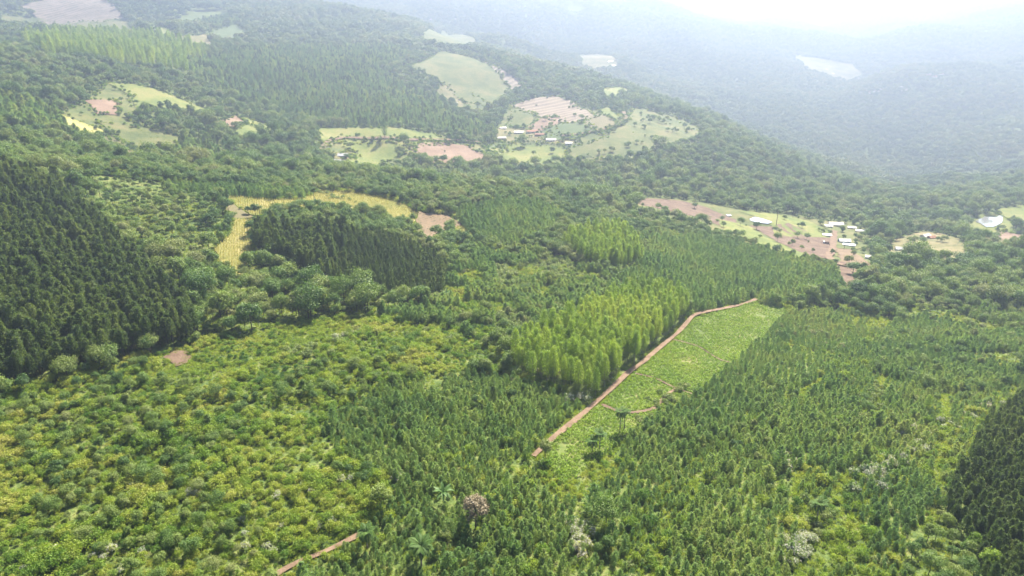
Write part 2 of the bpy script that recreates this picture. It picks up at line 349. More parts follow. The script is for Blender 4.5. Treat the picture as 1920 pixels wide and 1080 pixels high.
# ---------------------------------------------------------------- fields, roads, ponds
cassava_poly = W([(1022,842),(1075,800),(1128,760),(1190,700),(1250,652),(1300,602),(1350,585),(1415,568),(1478,580),(1450,618),(1400,665),(1330,722),(1245,778),(1195,808),(1142,845),(1098,885),(1055,912),(1032,885)])
sheet('cassava_field', cassava_poly, M['cass_soil'], wob=.2)
corn_a = W([(403,367),(450,372),(510,377),(567,377),(598,360),(650,362),(690,368),(753,384),(784,402),(773,424),(740,420),(707,404),(640,396),(600,397),(533,398),(493,408),(470,405),(440,385)])
sheet('maize_field', corn_a, M['stubble'])
corn_b = W([(437,413),(470,412),(487,412),(467,435),(478,480),(450,528),(413,505),(402,470),(430,443)])
sheet('maize_field', corn_b, M['stubble'])
corn_c = W([(846,428),(870,427),(888,447),(870,452),(855,440)])
sheet('maize_field', corn_c, M['stubble'])
plough = W([(785,399),(840,405),(868,424),(846,430),(827,443),(803,460),(776,436)])
sheet('ploughed_field', plough, M['brown_plot'])
grey_plot = W([(413,384),(440,386),(470,406),(485,411),(440,412)])
sheet('fallow_plot', grey_plot, M['khaki'])
bare_patch = W([(306,672),(330,658),(352,662),(355,682),(330,690)])
sheet('bare_soil_patch', bare_patch, M['soil'], wob=.3)
F = [  # far fields: name, outline in the survey picture, surface
 ('valley_pasture', [(592,242),(640,239),(760,242),(842,250),(842,264),(940,266),(950,262),(930,240),(955,205),(1000,186),(1042,181),(1125,210),(1165,214),(1182,204),(1312,236),(1313,256),(1245,268),(1150,294),(1062,297),(1000,308),(940,300),(850,299),(770,294),(690,314),(650,312),(625,300),(600,275)], 'pasture'),
 ('hillside_pasture', [(105,212),(150,196),(200,158),(250,160),(292,168),(350,190),(414,212),(380,216),(300,205),(250,214),(240,226),(300,244),(350,258),(330,275),(300,290),(257,303),(232,303),(195,276),(160,262),(130,246)], 'pasture'),
 ('clearcut', [(40,13),(110,0),(187,-2),(215,12),(236,34),(180,40),(110,43),(75,35)], 'clearcut'),
 ('pasture', [(0,28),(75,36),(110,44),(180,41),(236,36),(278,68),(230,66),(140,62),(60,52),(0,48)], 'pasture'),
 ('pasture', [(277,53),(327,59),(322,70),(300,70)], 'meadow'),
 ('pasture', [(318,72),(390,66),(405,82),(340,82)], 'pasture_dry'),
 ('crop_field', [(395,58),(443,48),(473,63),(440,72),(405,70)], 'green_crop'),
 ('maize_field', [(200,158),(245,160),(290,168),(350,190),(412,211),(350,207),(290,202),(255,200),(246,180)], 'meadow'),
 ('tilled_plot', [(160,189),(223,192),(220,212),(180,210)], 'orange_soil'),
 ('maize_field', [(107,213),(150,230),(203,246),(190,252),(167,260),(133,247)], 'stubble'),
 ('pasture', [(183,231),(240,240),(300,246),(347,258),(300,283),(253,277),(207,248)], 'pasture'),
 ('tea_plot', [(168,259),(205,250),(245,273),(200,273)], 'tea'),
 ('maize_field', [(193,274),(215,275),(253,301),(235,302),(215,290)], 'stubble'),
 ('tilled_plot', [(216,278),(255,278),(285,292),(255,300)], 'brown_plot'),
 ('pasture', [(385,268),(420,280),(478,318),(440,312),(420,300)], 'pasture_dry'),
 ('tilled_plot', [(408,229),(440,218),(470,230),(430,243)], 'orange_soil'),
 ('crop_field', [(432,243),(470,232),(500,240),(490,250),(450,249)], 'meadow'),
 ('pasture', [(445,216),(500,228),(520,238),(500,239),(470,229)], 'meadow'),
 ('meadow', [(592,243),(640,240),(700,242),(760,243),(815,248),(842,262),(780,262),(700,259),(640,258),(600,255)], 'meadow'),
 ('meadow', [(640,263),(700,265),(768,270),(762,285),(720,296),(690,312),(655,308),(640,296),(672,285),(640,275)], 'meadow'),
 ('ploughed_field', [(772,282),(786,270),(830,270),(873,274),(905,284),(940,297),(890,297),(830,296),(775,290)], 'orange_soil'),
 ('crop_field', [(905,272),(940,266),(952,270),(930,277)], 'green_crop'),
 ('maize_field', [(953,270),(975,263),(982,271),(950,277)], 'meadow'),
 ('pasture', [(912,280),(950,278),(1000,274),(1062,278),(1060,295),(1030,300),(1000,306),(985,298),(940,293)], 'meadow'),
 ('pasture', [(752,127),(790,118),(827,98),(862,105),(890,112),(930,130),(960,168),(935,185),(917,197),(885,195),(850,170),(828,153),(790,133)], 'pasture'),
 ('pasture', [(892,112),(930,125),(988,153),(962,166),(940,140)], 'clearcut'),
 ('pasture', [(817,174),(830,157),(850,172),(880,193),(868,198),(840,185)], 'pasture_dry'),
 ('crop_field', [(845,197),(880,196),(915,200),(900,206),(865,204)], 'pasture'),
 ('strip_ploughed_field', [(953,198),(1000,186),(1040,182),(1075,192),(1123,213),(1086,226),(1060,222),(1023,216)], 'striped'),
 ('pasture', [(960,203),(1010,213),(990,235),(955,228)], 'pasture'),
 ('tilled_plot', [(990,233),(1030,219),(1055,224),(1040,237),(1005,243)], 'orange_soil'),
 ('crop_field', [(1000,246),(1045,235),(1083,231),(1117,241),(1080,251),(1035,254)], 'green_crop'),
 ('tilled_plot', [(1088,227),(1123,214),(1163,230),(1123,242)], 'khaki'),
 ('maize_field', [(1124,208),(1140,201),(1165,215),(1163,227)], 'meadow'),
 ('pasture', [(1182,204),(1230,212),(1280,226),(1312,236),(1313,256),(1245,268),(1185,288),(1150,292),(1100,284),(1062,290),(1066,272),(1130,254),(1178,228)], 'pasture'),
 ('meadow', [(1190,172),(1160,165),(1120,170),(1150,182)], 'meadow'),
 ('farmland', [(1195,372),(1290,376),(1390,395),(1480,402),(1566,422),(1622,432),(1648,492),(1600,502),(1556,492),(1500,476),(1395,452),(1340,434),(1270,414),(1195,402)], 'pasture'),
 ('tilled_plot', [(1280,379),(1330,388),(1380,402),(1418,422),(1360,412),(1300,398),(1200,384),(1200,374)], 'soil'),
 ('ploughed_field', [(1405,424),(1440,428),(1515,429),(1562,440),(1556,468),(1520,462),(1480,452),(1430,436)], 'soil'),
 ('crop_field', [(1345,412),(1405,425),(1430,437),(1480,453),(1520,463),(1555,470),(1552,478),(1500,470),(1440,455),(1395,445),(1350,425)], 'meadow'),
 ('pasture', [(1385,398),(1450,402),(1515,410),(1566,424),(1555,430),(1500,427),(1452,425),(1448,417),(1420,407)], 'meadow'),
 ('tilled_plot', [(1566,466),(1600,470),(1640,488),(1610,493),(1580,487)], 'brown_plot'),
 ('bare_yard', [(1560,490),(1590,495),(1606,522),(1590,530),(1574,512)], 'soil'),
 ('ploughed_field', [(1832,444),(1873,434),(1925,440),(1990,446),(1990,452),(1850,448)], 'orange_soil'),
 ('tilled_plot', [(1747,466),(1812,455),(1808,474),(1780,482),(1755,478)], 'pasture_dry'),
 ('tilled_plot', [(1662,457),(1712,446),(1720,452),(1680,462)], 'orange_soil'),
 ('pasture', [(1862,392),(1920,388),(1990,388),(1990,420),(1920,416),(1880,402)], 'meadow'),
 ('far_clearing', [(790,66),(830,58),(890,70),(900,84),(850,88),(800,82)], 'pasture'),
 ('far_clearing', [(1080,108),(1130,105),(1160,122),(1120,128),(1090,122)], 'pasture_dry'),
 ('far_clearing', [(1480,105),(1530,112),(1600,122),(1615,146),(1570,148),(1510,130)], 'pasture_dry'),
]
F += [('pond_bank', [(1812,416),(1845,404),(1890,400),(1897,425),(1885,452),(1850,462),(1822,448)], 'meadow'),
 ('farmyard', [(1535,420),(1580,414),(1625,432),(1640,455),(1605,470),(1570,468),(1562,440)], 'pasture'),
 ('farmyard', [(1690,448),(1730,436),(1765,440),(1800,452),(1765,486),(1715,494),(1665,494),(1655,470)], 'pasture_dry'),
 ('hamlet_green', [(930,240),(990,240),(1040,256),(1085,268),(1060,274),(1000,268),(930,268)], 'pasture_dry'),
 ('farmyard', [(616,288),(660,285),(666,310),(625,314)], 'pasture_dry')]
BASE = {nm: W(px) for nm, px, mt in F if nm in ('farmland', 'hillside_pasture', 'valley_pasture')}
for nm, px, mt in F:
    sheet(nm, W(px if nm in ('farmyard', 'hamlet_green', 'farmland', 'pond_bank') else behind_trees(px)), M[mt], off=.7 if nm in ('farmland', 'hillside_pasture', 'valley_pasture', 'pond_bank') else 1.0 + .03 * (len(FIELD_POLYS) % 20))
strip('dirt_road', W([(1418,564),(1395,573),(1350,583),(1300,594),(1270,628),(1240,652),(1205,682),(1178,700),(1150,728),(1118,758),(1085,786),(1050,814),(1019,840),(1000,858)]), 1.9, M['road'], off=1.9, clear=1.9)
strip('dirt_road', W([(480,1110),(520,1078),(570,1052),(600,1042),(640,1022),(690,998)]), 1.5, M['road'], clear=1.8)
strip('dirt_road', W([(1564,436),(1562,452),(1561,470),(1552,486),(1570,500),(1600,505),(1640,498)]), 5.5, M['road'], off=2.4)
strip('dirt_road', W([(600,296),(606,280),(618,266),(645,261),(700,263),(770,267),(840,265),(900,270)]), 5, M['road'], off=2.4, clear=1.3)
strip('dirt_road', W([(1053,259),(1090,255),(1133,247),(1160,237),(1174,224),(1168,212)]), 5, M['road'], off=2.4, clear=1.3)
strip('grass_track', W([(1128,762),(1150,772),(1178,778),(1205,776),(1225,770)]), 1.6, M['soil'], off=1.9, clear=.9)
strip('footpath', W([(1190,704),(1230,712),(1262,730),(1300,742)]), .9, M['soil'], off=1.9, clear=.5)
strip('footpath', W([(1262,640),(1310,652),(1350,680),(1378,684)]), .8, M['soil'], off=1.9, clear=.5)
strip('footpath', W([(1225,770),(1260,735),(1290,724)]), 1.6, M['road'], off=1.9, clear=.6)
for px in PONDS:
    w = np.array(W(px)); c = w.mean(0)
    sheet('pond', w, M['water'], z=float(height(c[:1], c[1:])[0]) + 1.5, step=4, wob=.12)
    FIELD_POLYS.append(np.array(W(behind_trees([(c2[0] + (c2[0] - px[0][0]) * 0, c2[1]) for c2 in px], 15.0))))

# ---------------------------------------------------------------- plants
def tube(path, radii, n=6):
    """tapered limb along a path"""
    path = np.array(path, float); V = []; F = []
    for i, p in enumerate(path):
        d = path[min(i + 1, len(path) - 1)] - path[max(i - 1, 0)]; d /= np.linalg.norm(d) + 1e-9
        a = np.cross(d, (0.31, .95, .1)); a /= np.linalg.norm(a); b = np.cross(d, a)
        for k in range(n):
            t = 2 * math.pi * k / n; V.append(p + radii[i] * (a * math.cos(t) + b * math.sin(t)))
    for i in range(len(path) - 1):
        for k in range(n):
            F.append([i * n + k, i * n + (k + 1) % n, (i + 1) * n + (k + 1) % n, (i + 1) * n + k])
    F.append(list(range(n))[::-1]); F.append([(len(path) - 1) * n + k for k in range(n)])
    return np.array(V), F
def merge(parts):
    V, F, o = [], [], 0
    for v, f in parts:
        V.append(v); F += [[i + o for i in q] for q in f]; o += len(v)
    return np.vstack(V), F
def unit(a): return a / (np.linalg.norm(a, axis=-1, keepdims=True) + 1e-9)
def blades(P, A, L, Wd, rng, Nn=None):
    """pointed leaf blades at P with long axis A"""
    n = len(P); A = unit(A); R = rng.normal(size=(n, 3)); R = unit(R) if Nn is None else unit(unit(Nn) + R * .45); S = unit(np.cross(A, R))
    L = (L * rng.uniform(.7, 1.3, n))[:, None]; Wd = (Wd * rng.uniform(.7, 1.3, n))[:, None]
    V = np.stack([P - A * L * .5, P + S * Wd * .5 - A * L * .05, P + A * L * .5, P - S * Wd * .5 - A * L * .05], 1).reshape(-1, 3)
    return V, np.arange(n * 4, dtype=np.int32).reshape(-1, 4)
def plates(P, Nn, L, Wd, rng, spread=.8):
    """broad leaves at P that face roughly along Nn"""
    n = len(P); Nn = unit(unit(Nn) + rng.normal(size=(n, 3)) * spread); A = unit(np.cross(Nn, rng.normal(size=(n, 3))))
    S = np.cross(Nn, A); L = (L * rng.uniform(.65, 1.35, n))[:, None]; Wd = (Wd * rng.uniform(.65, 1.35, n))[:, None]
    V = np.stack([P - A * L * .5, P + S * Wd * .5, P + A * L * .5, P - S * Wd * .5], 1).reshape(-1, 3)
    return V, np.arange(n * 4, dtype=np.int32).reshape(-1, 4)
def cat(*vf):
    V, F, o = [], [], 0
    for v, f in vf: V.append(v); F.append(f + o); o += len(v)
    return np.vstack(V), np.vstack(F)
def dirs(n, rng, up=-.2):
    d = unit(rng.normal(size=(n * 3 + 20, 3))); d = d[d[:, 2] > up][:n]; return d

def pine_crown(rng, H, R, base, nb, nt, L, Wd, round_=.6, upturn=.55):
    Ps, As, Ns = [], [], []
    for k in range(nb):
        h = (k + rng.uniform(0, 1)) / nb; z = H * (base + (1 - base) * h * .97); az = k * 2.399 + rng.normal() * .3
        ln = R * (max(0, 1 - h ** 1.5) ** round_) * rng.uniform(.72, 1.15) + .08 * R
        out = np.array((math.cos(az), math.sin(az), 0)); t = rng.uniform(.25, 1, nt) ** .7
        p = np.array((0, 0, z)) + out * (t * ln)[:, None] + np.array((0, 0, 1)) * (upturn * ln * t ** 1.6)[:, None] + rng.normal(size=(nt, 3)) * (.05 * R + .10 * L)
        Ps.append(p); As.append(out * .7 + np.array((0, 0, .55)) + rng.normal(size=(nt, 3)) * .5); Ns.append(out * (.25 + t)[:, None] * (1 - .5 * h) + np.array((0, 0, .45 + .5 * h)))
    n = nt * 2; Ps.append(np.column_stack([rng.normal(size=(n, 2)) * .05 * R, rng.uniform(H * .86, H * 1.02, n)])); As.append(np.array((0, 0, 1.)) + rng.normal(size=(n, 3)) * .4); Ns.append(rng.normal(size=(n, 3)) + np.array((0, 0, .8)))
    return blades(np.vstack(Ps), np.vstack(As), L, Wd, rng, np.vstack(Ns))
def trunk(H, r, rng, limbs=0, spread=1.0, base=.4, lean=.02, n=6):
    zs = np.linspace(-.4, H, 6); off = np.cumsum(rng.normal(size=(6, 2)) * lean * H * .3, 0); off -= off[0]
    path = np.column_stack([off, zs]); parts = [tube(path, np.linspace(r, r * .3, 6), n)]
    for k in range(limbs):
        a = k * 2.4 + rng.normal() * .3; t = base + (1 - base) * k / max(1, limbs) * .9; p0 = np.array([np.interp(t * H, zs, path[:, 0]), np.interp(t * H, zs, path[:, 1]), t * H])
        l = spread * (1.1 - .5 * t); e = p0 + np.array((math.cos(a) * l, math.sin(a) * l, l * .75)); mid = (p0 + e) / 2 + np.array((0, 0, -.1 * l))
        parts.append(tube([p0, mid, e], [r * .45, r * .3, r * .12], 4))
    return merge(parts)
def clump_crown(rng, C, rad, nl, L, Wd, up=-.35, spread=.42, flat=.85, ragged=1.0):
    Ps, Ns = [], []
    for c, r in zip(C, rad):
        d = dirs(nl, rng, up); rr = r * (rng.uniform(.62, 1.05, (len(d), 1)) + ragged * rng.exponential(.16, (len(d), 1))); Ps.append(c + d * rr * np.array((1, 1, flat))); Ns.append(d + np.array((0, 0, .25)))
    return plates(np.vstack(Ps), np.vstack(Ns), L, Wd, rng, spread)
def dome(rng, n, R, z0, hz, lump):
    C = []; rad = []
    for k in range(n):
        d = dirs(1, rng, -.15)[0]; s = rng.uniform(.45, .82)
        C.append((d[0] * R * s, d[1] * R * s, z0 + d[2] * hz * s)); rad.append(lump * rng.uniform(.55, 1.45))
    return np.array(C), np.array(rad)
def obj_pair(name, trunk_vf, crown_vf, tm, cm):
    """(trunk mesh, crown mesh, both joined for the dense stands)"""
    tv, tf = trunk_vf; cv, cf = crown_vf
    t = mesh_of(name + '_trunk', tv, tf, [tm]); c = mesh_of(name + '_crown', cv, cf, [cm])
    j = mesh_of(name + '_whole', np.vstack([tv, cv]), tf + [list(q) for q in (cf + len(tv)).tolist()], [tm, cm], [0] * len(tf) + [1] * len(cf))
    return t, c, j
KIND = {}
def kinds():
    r = np.random.default_rng
    KIND['pine'] = [obj_pair('pine', trunk(13, .16, r(i), 3, 1.2, .5, .006), pine_crown(r(i + 10), (13.5, 14.5, 12.5, 15, 13)[i], 2.0, .36, 84, 24, .62, .21, .42, .35), M['bark'], M['pine']) for i in range(5)]
    KIND['young'] = [obj_pair('young_pine', trunk(3.6, .06, r(i + 20), 0, n=4), pine_crown(r(i + 30), (4.6, 5.2, 4.0, 5.6, 4.9)[i], (1.5, 1.4, 1.6, 1.45, 1.7)[i], .03, 54, 22, .42, .13, .62, .4), M['bark'], M['young']) for i in range(5)]
    E = []
    for i in range(5):
        g = r(i + 50); n = 46; h = np.linspace(.0, 1, n); prof = 2.0 * np.sin(np.pi * (.10 + .88 * h) ** .85) ** .75 * g.uniform(.65, 1.0, n); a = np.arange(n) * 2.4
        C = np.column_stack([np.cos(a) * prof * .75, np.sin(a) * prof * .75, 4.2 + h * 9.6]); E.append(obj_pair('eucalyptus', trunk(12, .13, g, 4, 1.0, .45, .008), clump_crown(g, C, np.full(n, .78), 52, .34, .20, -.3, .5, 1.0), M['pale_bark'], M['euc']))
    KIND['euc'] = E
    B = []
    for i in range(7):
        g = r(i + 70); R = (3.4, 4.2, 3.0, 4.8, 3.7, 2.8, 4.0)[i]; H = (8, 10.5, 9, 11, 8.5, 10, 7.5)[i]
        C, rad = dome(g, 26, R, H * .60, H * .42, R * .34)
        B.append(obj_pair('broadleaf', trunk(H * .72, .20, g, 6, R * .7, .4, .02), clump_crown(g, C, rad, 100, .48, .32), M['bark'], M['broad']))
    KIND['broad'] = B
    S = []
    for i in range(6):
        g = r(i + 90); C, rad = dome(g, 13, 1.25, .95, 1.0, .42); S.append(obj_pair('shrub', trunk(1.3, .05, g, 3, .7, .3, n=4), clump_crown(g, C, rad, 56, .26, .14, -.5, .6, .95, 2.0), M['bark'], M['scrub']))
    KIND['shrub'] = S
    S = []
    for i in range(4):
        g = r(i + 110); C, rad = dome(g, 11, 1.35, 1.2, 1.1, .55); S.append(obj_pair('pale_shrub', trunk(1.5, .05, g, 3, .7, .3, n=4), clump_crown(g, C, rad, 34, .34, .22, -.5), M['bark'], M['pale']))
    KIND['pale'] = S
    fl = []
    for i in range(4):
        g = r(i + 130); C, rad = dome(g, 13, 1.6, 1.5, 1.2, .6); t, c, j = obj_pair('flowering_shrub', trunk(1.9, .06, g, 4, .9, .3, n=4), clump_crown(g, C, rad, 34, .34, .20, -.5, .5), M['bark'], M['scrub'])
        bv, bf = clump_crown(g, C, rad * 1.1, 24, .27, .22, .0, .6); fl.append((t, c, mesh_of('blossoms', bv, bf, [M['blossom']])))
    KIND['flower'] = fl
    G = []
    for i in range(4):                                                     # tussock of tall grass
        g = r(i + 150); n = 46; a = g.uniform(0, 6.28, n); q = g.uniform(0, .75, n) ** .8; P = np.column_stack([np.cos(a) * q, np.sin(a) * q, g.uniform(.2, .55, n)]); A = np.column_stack([np.cos(a) * .5, np.sin(a) * .5, np.ones(n)]) + g.normal(size=(n, 3)) * .3
        v, f = blades(P, A, .85, .12, g); G.append(mesh_of('tussock', v, f, [M['grass']]))
    KIND['grass'] = G
    cs = []
    for i in range(4):
        g = r(i + 170); n = 26; d = dirs(n, g, .0); P = d * np.array((.55, .55, .45)) + np.array((0, 0, .55)); v, f = plates(P, d + np.array((0, 0, .6)), .42, .26, g, .5); cs.append(mesh_of('cassava_plant', v, f, [M['cassava']]))
    KIND['cassava'] = cs
    cs = []
    for i in range(4):
        g = r(i + 190); n = 12; a = g.uniform(0, 6.28, n); P = np.column_stack([np.cos(a) * .2, np.sin(a) * .2, g.uniform(.5, 1.9, n)]); A = np.column_stack([np.cos(a), np.sin(a), np.full(n, .6)]); v, f = blades(P, A, .75, .14, g); cs.append(mesh_of('maize_plant', v, f, [M['corn']]))
    KIND['corn'] = cs
    cs = []
    for i in range(3):
        g = r(i + 210); n = 16; d = dirs(n, g, .0); v, f = plates(d * np.array((.4, .4, .35)) + np.array((0, 0, .3)), d + np.array((0, 0, .6)), .3, .2, g, .5); cs.append(mesh_of('crop_plant', v, f, [M['crop']]))
    KIND['crop'] = cs
    FB = []
    for i in range(5):                                                     # crowns for far slopes: fewer, larger leaves
        g = r(i + 230); C, rad = dome(g, 16, 5.2, 6.0, 4.6, 2.2); v, f = clump_crown(g, C, rad, 34, 1.5, 1.1, -.4); FB.append(mesh_of('far_crown', v, f, [M['far']]))
    KIND['farbroad'] = FB
kinds()
# ---------------------------------------------------------------- what grows where (outlines of the stands, later ones on top)
ZONES = [
 ('mix', [(-600,330),(2500,330),(2700,1400),(-700,1400)]),                       # near side of the valley unless said otherwise
 ('young', [(640,770),(700,730),(860,700),(940,705),(1060,742),(1092,768),(1012,838),(990,872),(900,880),(850,905),(760,905),(690,880),(640,860),(600,810)]),
 ('scrub', [(-700,1400),(-700,720),(0,755),(180,700),(330,655),(420,630),(560,590),(640,585),(760,600),(900,640),(950,690),(860,700),(700,735),(640,770),(600,810),(640,870),(700,890),(740,920),(690,985),(600,1040),(510,1080),(380,1400)]),
 ('grassy', [(240,712),(300,690),(420,640),(600,592),(670,605),(640,650),(560,665),(470,690),(400,715),(330,715)]),
 ('young', [(700,890),(900,880),(1000,870),(1080,900),(1130,990),(1150,1200),(380,1400),(520,1085),(610,1045),(695,995),(740,930)]),
 ('ypines', [(1045,890),(1130,838),(1225,775),(1330,700),(1400,645),(1470,590),(1560,580),(1700,600),(1920,620),(2500,640),(2600,1400),(1150,1400),(1140,1000),(1080,900)]),
 ('young', [(1400,650),(1475,590),(1570,590),(1640,640),(1560,700),(1450,760),(1360,810),(1250,900),(1180,1000),(1150,1200),(1140,1000),(1100,920),(1200,800),(1300,720)]),
 ('young', [(1240,1050),(1330,900),(1450,780),(1560,720),(1620,760),(1560,850),(1480,900),(1490,1000),(1470,1200),(1240,1200)]),
 ('young', [(1520,840),(1640,780),(1760,760),(1740,800),(1640,850),(1560,900),(1530,880)]),
 ('young', [(1640,960),(1720,900),(1760,920),(1720,1000),(1640,1040)]),
 ('native', [(1560,520),(1620,500),(1760,490),(1920,500),(2500,500),(2500,600),(1920,585),(1800,580),(1720,560),(1640,575),(1570,585),(1500,580),(1560,540)]),
 ('yblend', [(1640,640),(1720,560),(1800,585),(1920,590),(2500,600),(2500,700),(1920,720),(1760,740),(1640,700)]),
 ('grassy', [(1015,880),(1034,890),(1055,915),(1098,888),(1145,848),(1172,866),(1110,930),(1050,948),(1012,905)]),
 ('darkpine', [(1925,745),(1850,800),(1790,900),(1770,960),(1780,1010),(1830,1060),(1830,1400),(2600,1400),(2600,740)]),
 ('native', [(1690,1010),(1770,970),(1830,1060),(1820,1120),(1700,1110)]),
 ('youngpine_mid', [(1175,452),(1260,442),(1340,452),(1395,466),(1500,490),(1572,514),(1590,545),(1500,575),(1418,572),(1300,592),(1262,560),(1200,530),(1150,520)]),
 ('youngpine_mid', [(850,400),(920,385),(1000,382),(1060,405),(1030,440),(960,470),(890,455),(865,425)]),
 ('mixpale', [(830,520),(900,470),(1000,470),(1080,500),(1180,530),(1190,548),(1010,640),(900,640),(760,605),(700,590),(760,560)]),
 ('euc', [(1052,470),(1100,450),(1160,447),(1190,465),(1200,500),(1170,515),(1100,505)]),
 ('euc', [(955,700),(985,668),(1020,640),(1190,556),(1245,560),(1275,575),(1290,598),(1255,640),(1180,698),(1125,745),(1105,752),(1060,735),(1000,720)]),
 ('native', [(360,590),(420,480),(410,440),(430,410),(390,365),(250,345),(110,350),(200,400),(270,470),(310,520)]),
 ('native', [(360,590),(400,500),(480,510),(640,548),(830,545),(830,570),(700,592),(560,600),(440,628),(375,640)]),
 ('pine', [(500,446),(560,444),(640,446),(740,456),(800,485),(840,510),(830,560),(720,565),(640,545),(560,520),(470,500),(480,460)]),
 ('native', [(455,505),(480,480),(560,515),(640,545),(680,560),(640,575),(520,560),(440,540)]),
 ('pine', [(-900,345),(0,338),(105,362),(190,430),(250,500),(300,545),(365,600),(372,640),(330,650),(180,690),(0,738),(-900,900)]),
 ('native', [(-900,300),(0,300),(110,320),(250,335),(380,350),(400,366),(250,362),(110,350),(0,334),(-900,335)]),
 ('youngpine_mid', [(300,352),(420,350),(560,365),(575,376),(500,376),(400,368),(330,366)]),
 # far side of the valley
 ('far_euc', [(40,85),(130,75),(200,72),(300,80),(370,100),(420,130),(400,150),(320,140),(200,125),(90,110)]),
 ('far_pine', [(330,120),(480,95),(560,90),(640,100),(760,170),(820,190),(860,230),(840,248),(700,240),(590,235),(500,205),(400,170)]),
 ('far_pine', [(320,50),(360,20),(420,20),(450,45),(400,55)]),
 ('far_pine', [(610,95),(700,85),(770,95),(750,118),(690,125),(620,112)]),
 ('far_pine', [(0,190),(60,200),(130,215),(190,270),(220,310),(120,330),(0,300)]),
 ('far_pine', [(330,270),(400,262),(440,290),(400,310),(320,300)]),
 ('far_pine', [(840,225),(900,232),(935,250),(880,262),(842,262)]),
]
ZONES = [(k, np.array(W(p, 560 if k.startswith('far') else None))) for k, p in ZONES]
def zone_of(x, y):
    z = np.full(len(x), -1)
    names = []
    for i, (k, p) in enumerate(ZONES):
        lo, hi = p.min(0), p.max(0); c = (x > lo[0]) & (x < hi[0]) & (y > lo[1]) & (y < hi[1])
        idx = np.nonzero(c)[0]
        if len(idx): z[idx[inside(p, x[idx], y[idx])]] = i
    for p in FIELD_POLYS:
        p = np.asarray(p); lo, hi = p.min(0), p.max(0); idx = np.nonzero((x > lo[0]) & (x < hi[0]) & (y > lo[1]) & (y < hi[1]))[0]
        if len(idx): z[idx[inside(p, x[idx], y[idx])]] = -2
    lab = np.array([k for k, _ in ZONES] + ['field', 'wild'])           # -2 -> field, -1 -> wild
    return lab[z]
RNG = np.random.default_rng(11)
def grid(s, rmin, rmax, jit=.35, ang=.3, half=47):
    g = np.arange(-rmax, rmax, s); gx, gy = np.meshgrid(g, np.arange(-rmax * 0, rmax, s * .9)); gx = gx + (np.arange(gx.shape[0])[:, None] % 2) * s * .5
    x = gx.ravel(); y = gy.ravel(); c, sn = math.cos(ang), math.sin(ang)
    x = x + RNG.normal(size=len(x)) * jit * s; y = y + RNG.normal(size=len(y)) * jit * s * .9
    r = np.hypot(x, y); a = np.degrees(np.abs(np.arctan2(x, y))); k = (r > rmin) & (r < rmax) & (a < half); return x[k], y[k]
def rows(poly, s_row, s_in, ang, jit=.12):
    poly = np.array(poly); c = poly.mean(0); R = float(np.hypot(*(poly - c).T).max()); a, b = np.meshgrid(np.arange(-R, R, s_row), np.arange(-R, R, s_in)); a = a.ravel(); b = b.ravel()
    a = a + RNG.normal(size=len(a)) * jit * s_row; b = b + RNG.normal(size=len(b)) * jit * s_in
    x = c[0] + a * math.cos(ang) - b * math.sin(ang); y = c[1] + a * math.sin(ang) + b * math.cos(ang); k = inside(poly, x, y); return x[k], y[k]
def rowgrid(s_row, s_in, rmin, rmax, ang, jit=.16, half=47):
    a, b = np.meshgrid(np.arange(-rmax, rmax, s_in), np.arange(-rmax, rmax, s_row)); a = a.ravel() + RNG.normal(size=a.size) * jit * s_in; b = b.ravel() + RNG.normal(size=b.size) * jit * s_row * .7
    b = b + 3 * np.sin(a / 60)
    x = a * math.cos(ang) - b * math.sin(ang); y = a * math.sin(ang) + b * math.cos(ang); r = np.hypot(x, y); k = (r > rmin) & (r < rmax) & (np.degrees(np.abs(np.arctan2(x, y))) < half) & (y > 0); return x[k], y[k]
_a, _b = at(1050, 900), at(1478, 580); ROW_ANG = math.atan2(_b[1] - _a[1], _b[0] - _a[0])
PTS = {}                                                                  # kind -> list of (x, y, scale)
def put(kind, x, y, s):
    if len(x): PTS.setdefault(kind, []).append(np.column_stack([x, y, np.broadcast_to(s, len(x)) * np.ones(len(x))]))
U = lambda n, a, b: RNG.uniform(a, b, n)
# near stands
x, y = rowgrid(2.15, 1.7, 70, 760, ROW_ANG + .25, .24); z = zone_of(x, y); d = vnoise(x / 26, y / 26, 21); d2 = vnoise(x / 9, y / 9, 22); d3 = vnoise(x / 70, y / 70, 25)
k = (z == 'young') & (d2 + d > .42); put('young', x[k], y[k], U(k.sum(), .42, .95) * (.55 + .6 * d[k]))
k = (z == 'mixpale') & (d2 > .45) & (d > .35); put('young', x[k], y[k], U(k.sum(), .7, 1.3))
k = (z == 'mixpale') & (d2 <= .45); put('shrub', x[k], y[k], U(k.sum(), .7, 1.4))
k = (z == 'mixpale') & (d <= .42) & (d2 > .3) & (U(len(x), 0, 1) > .3); put('pale', x[k], y[k], U(k.sum(), .8, 1.4))

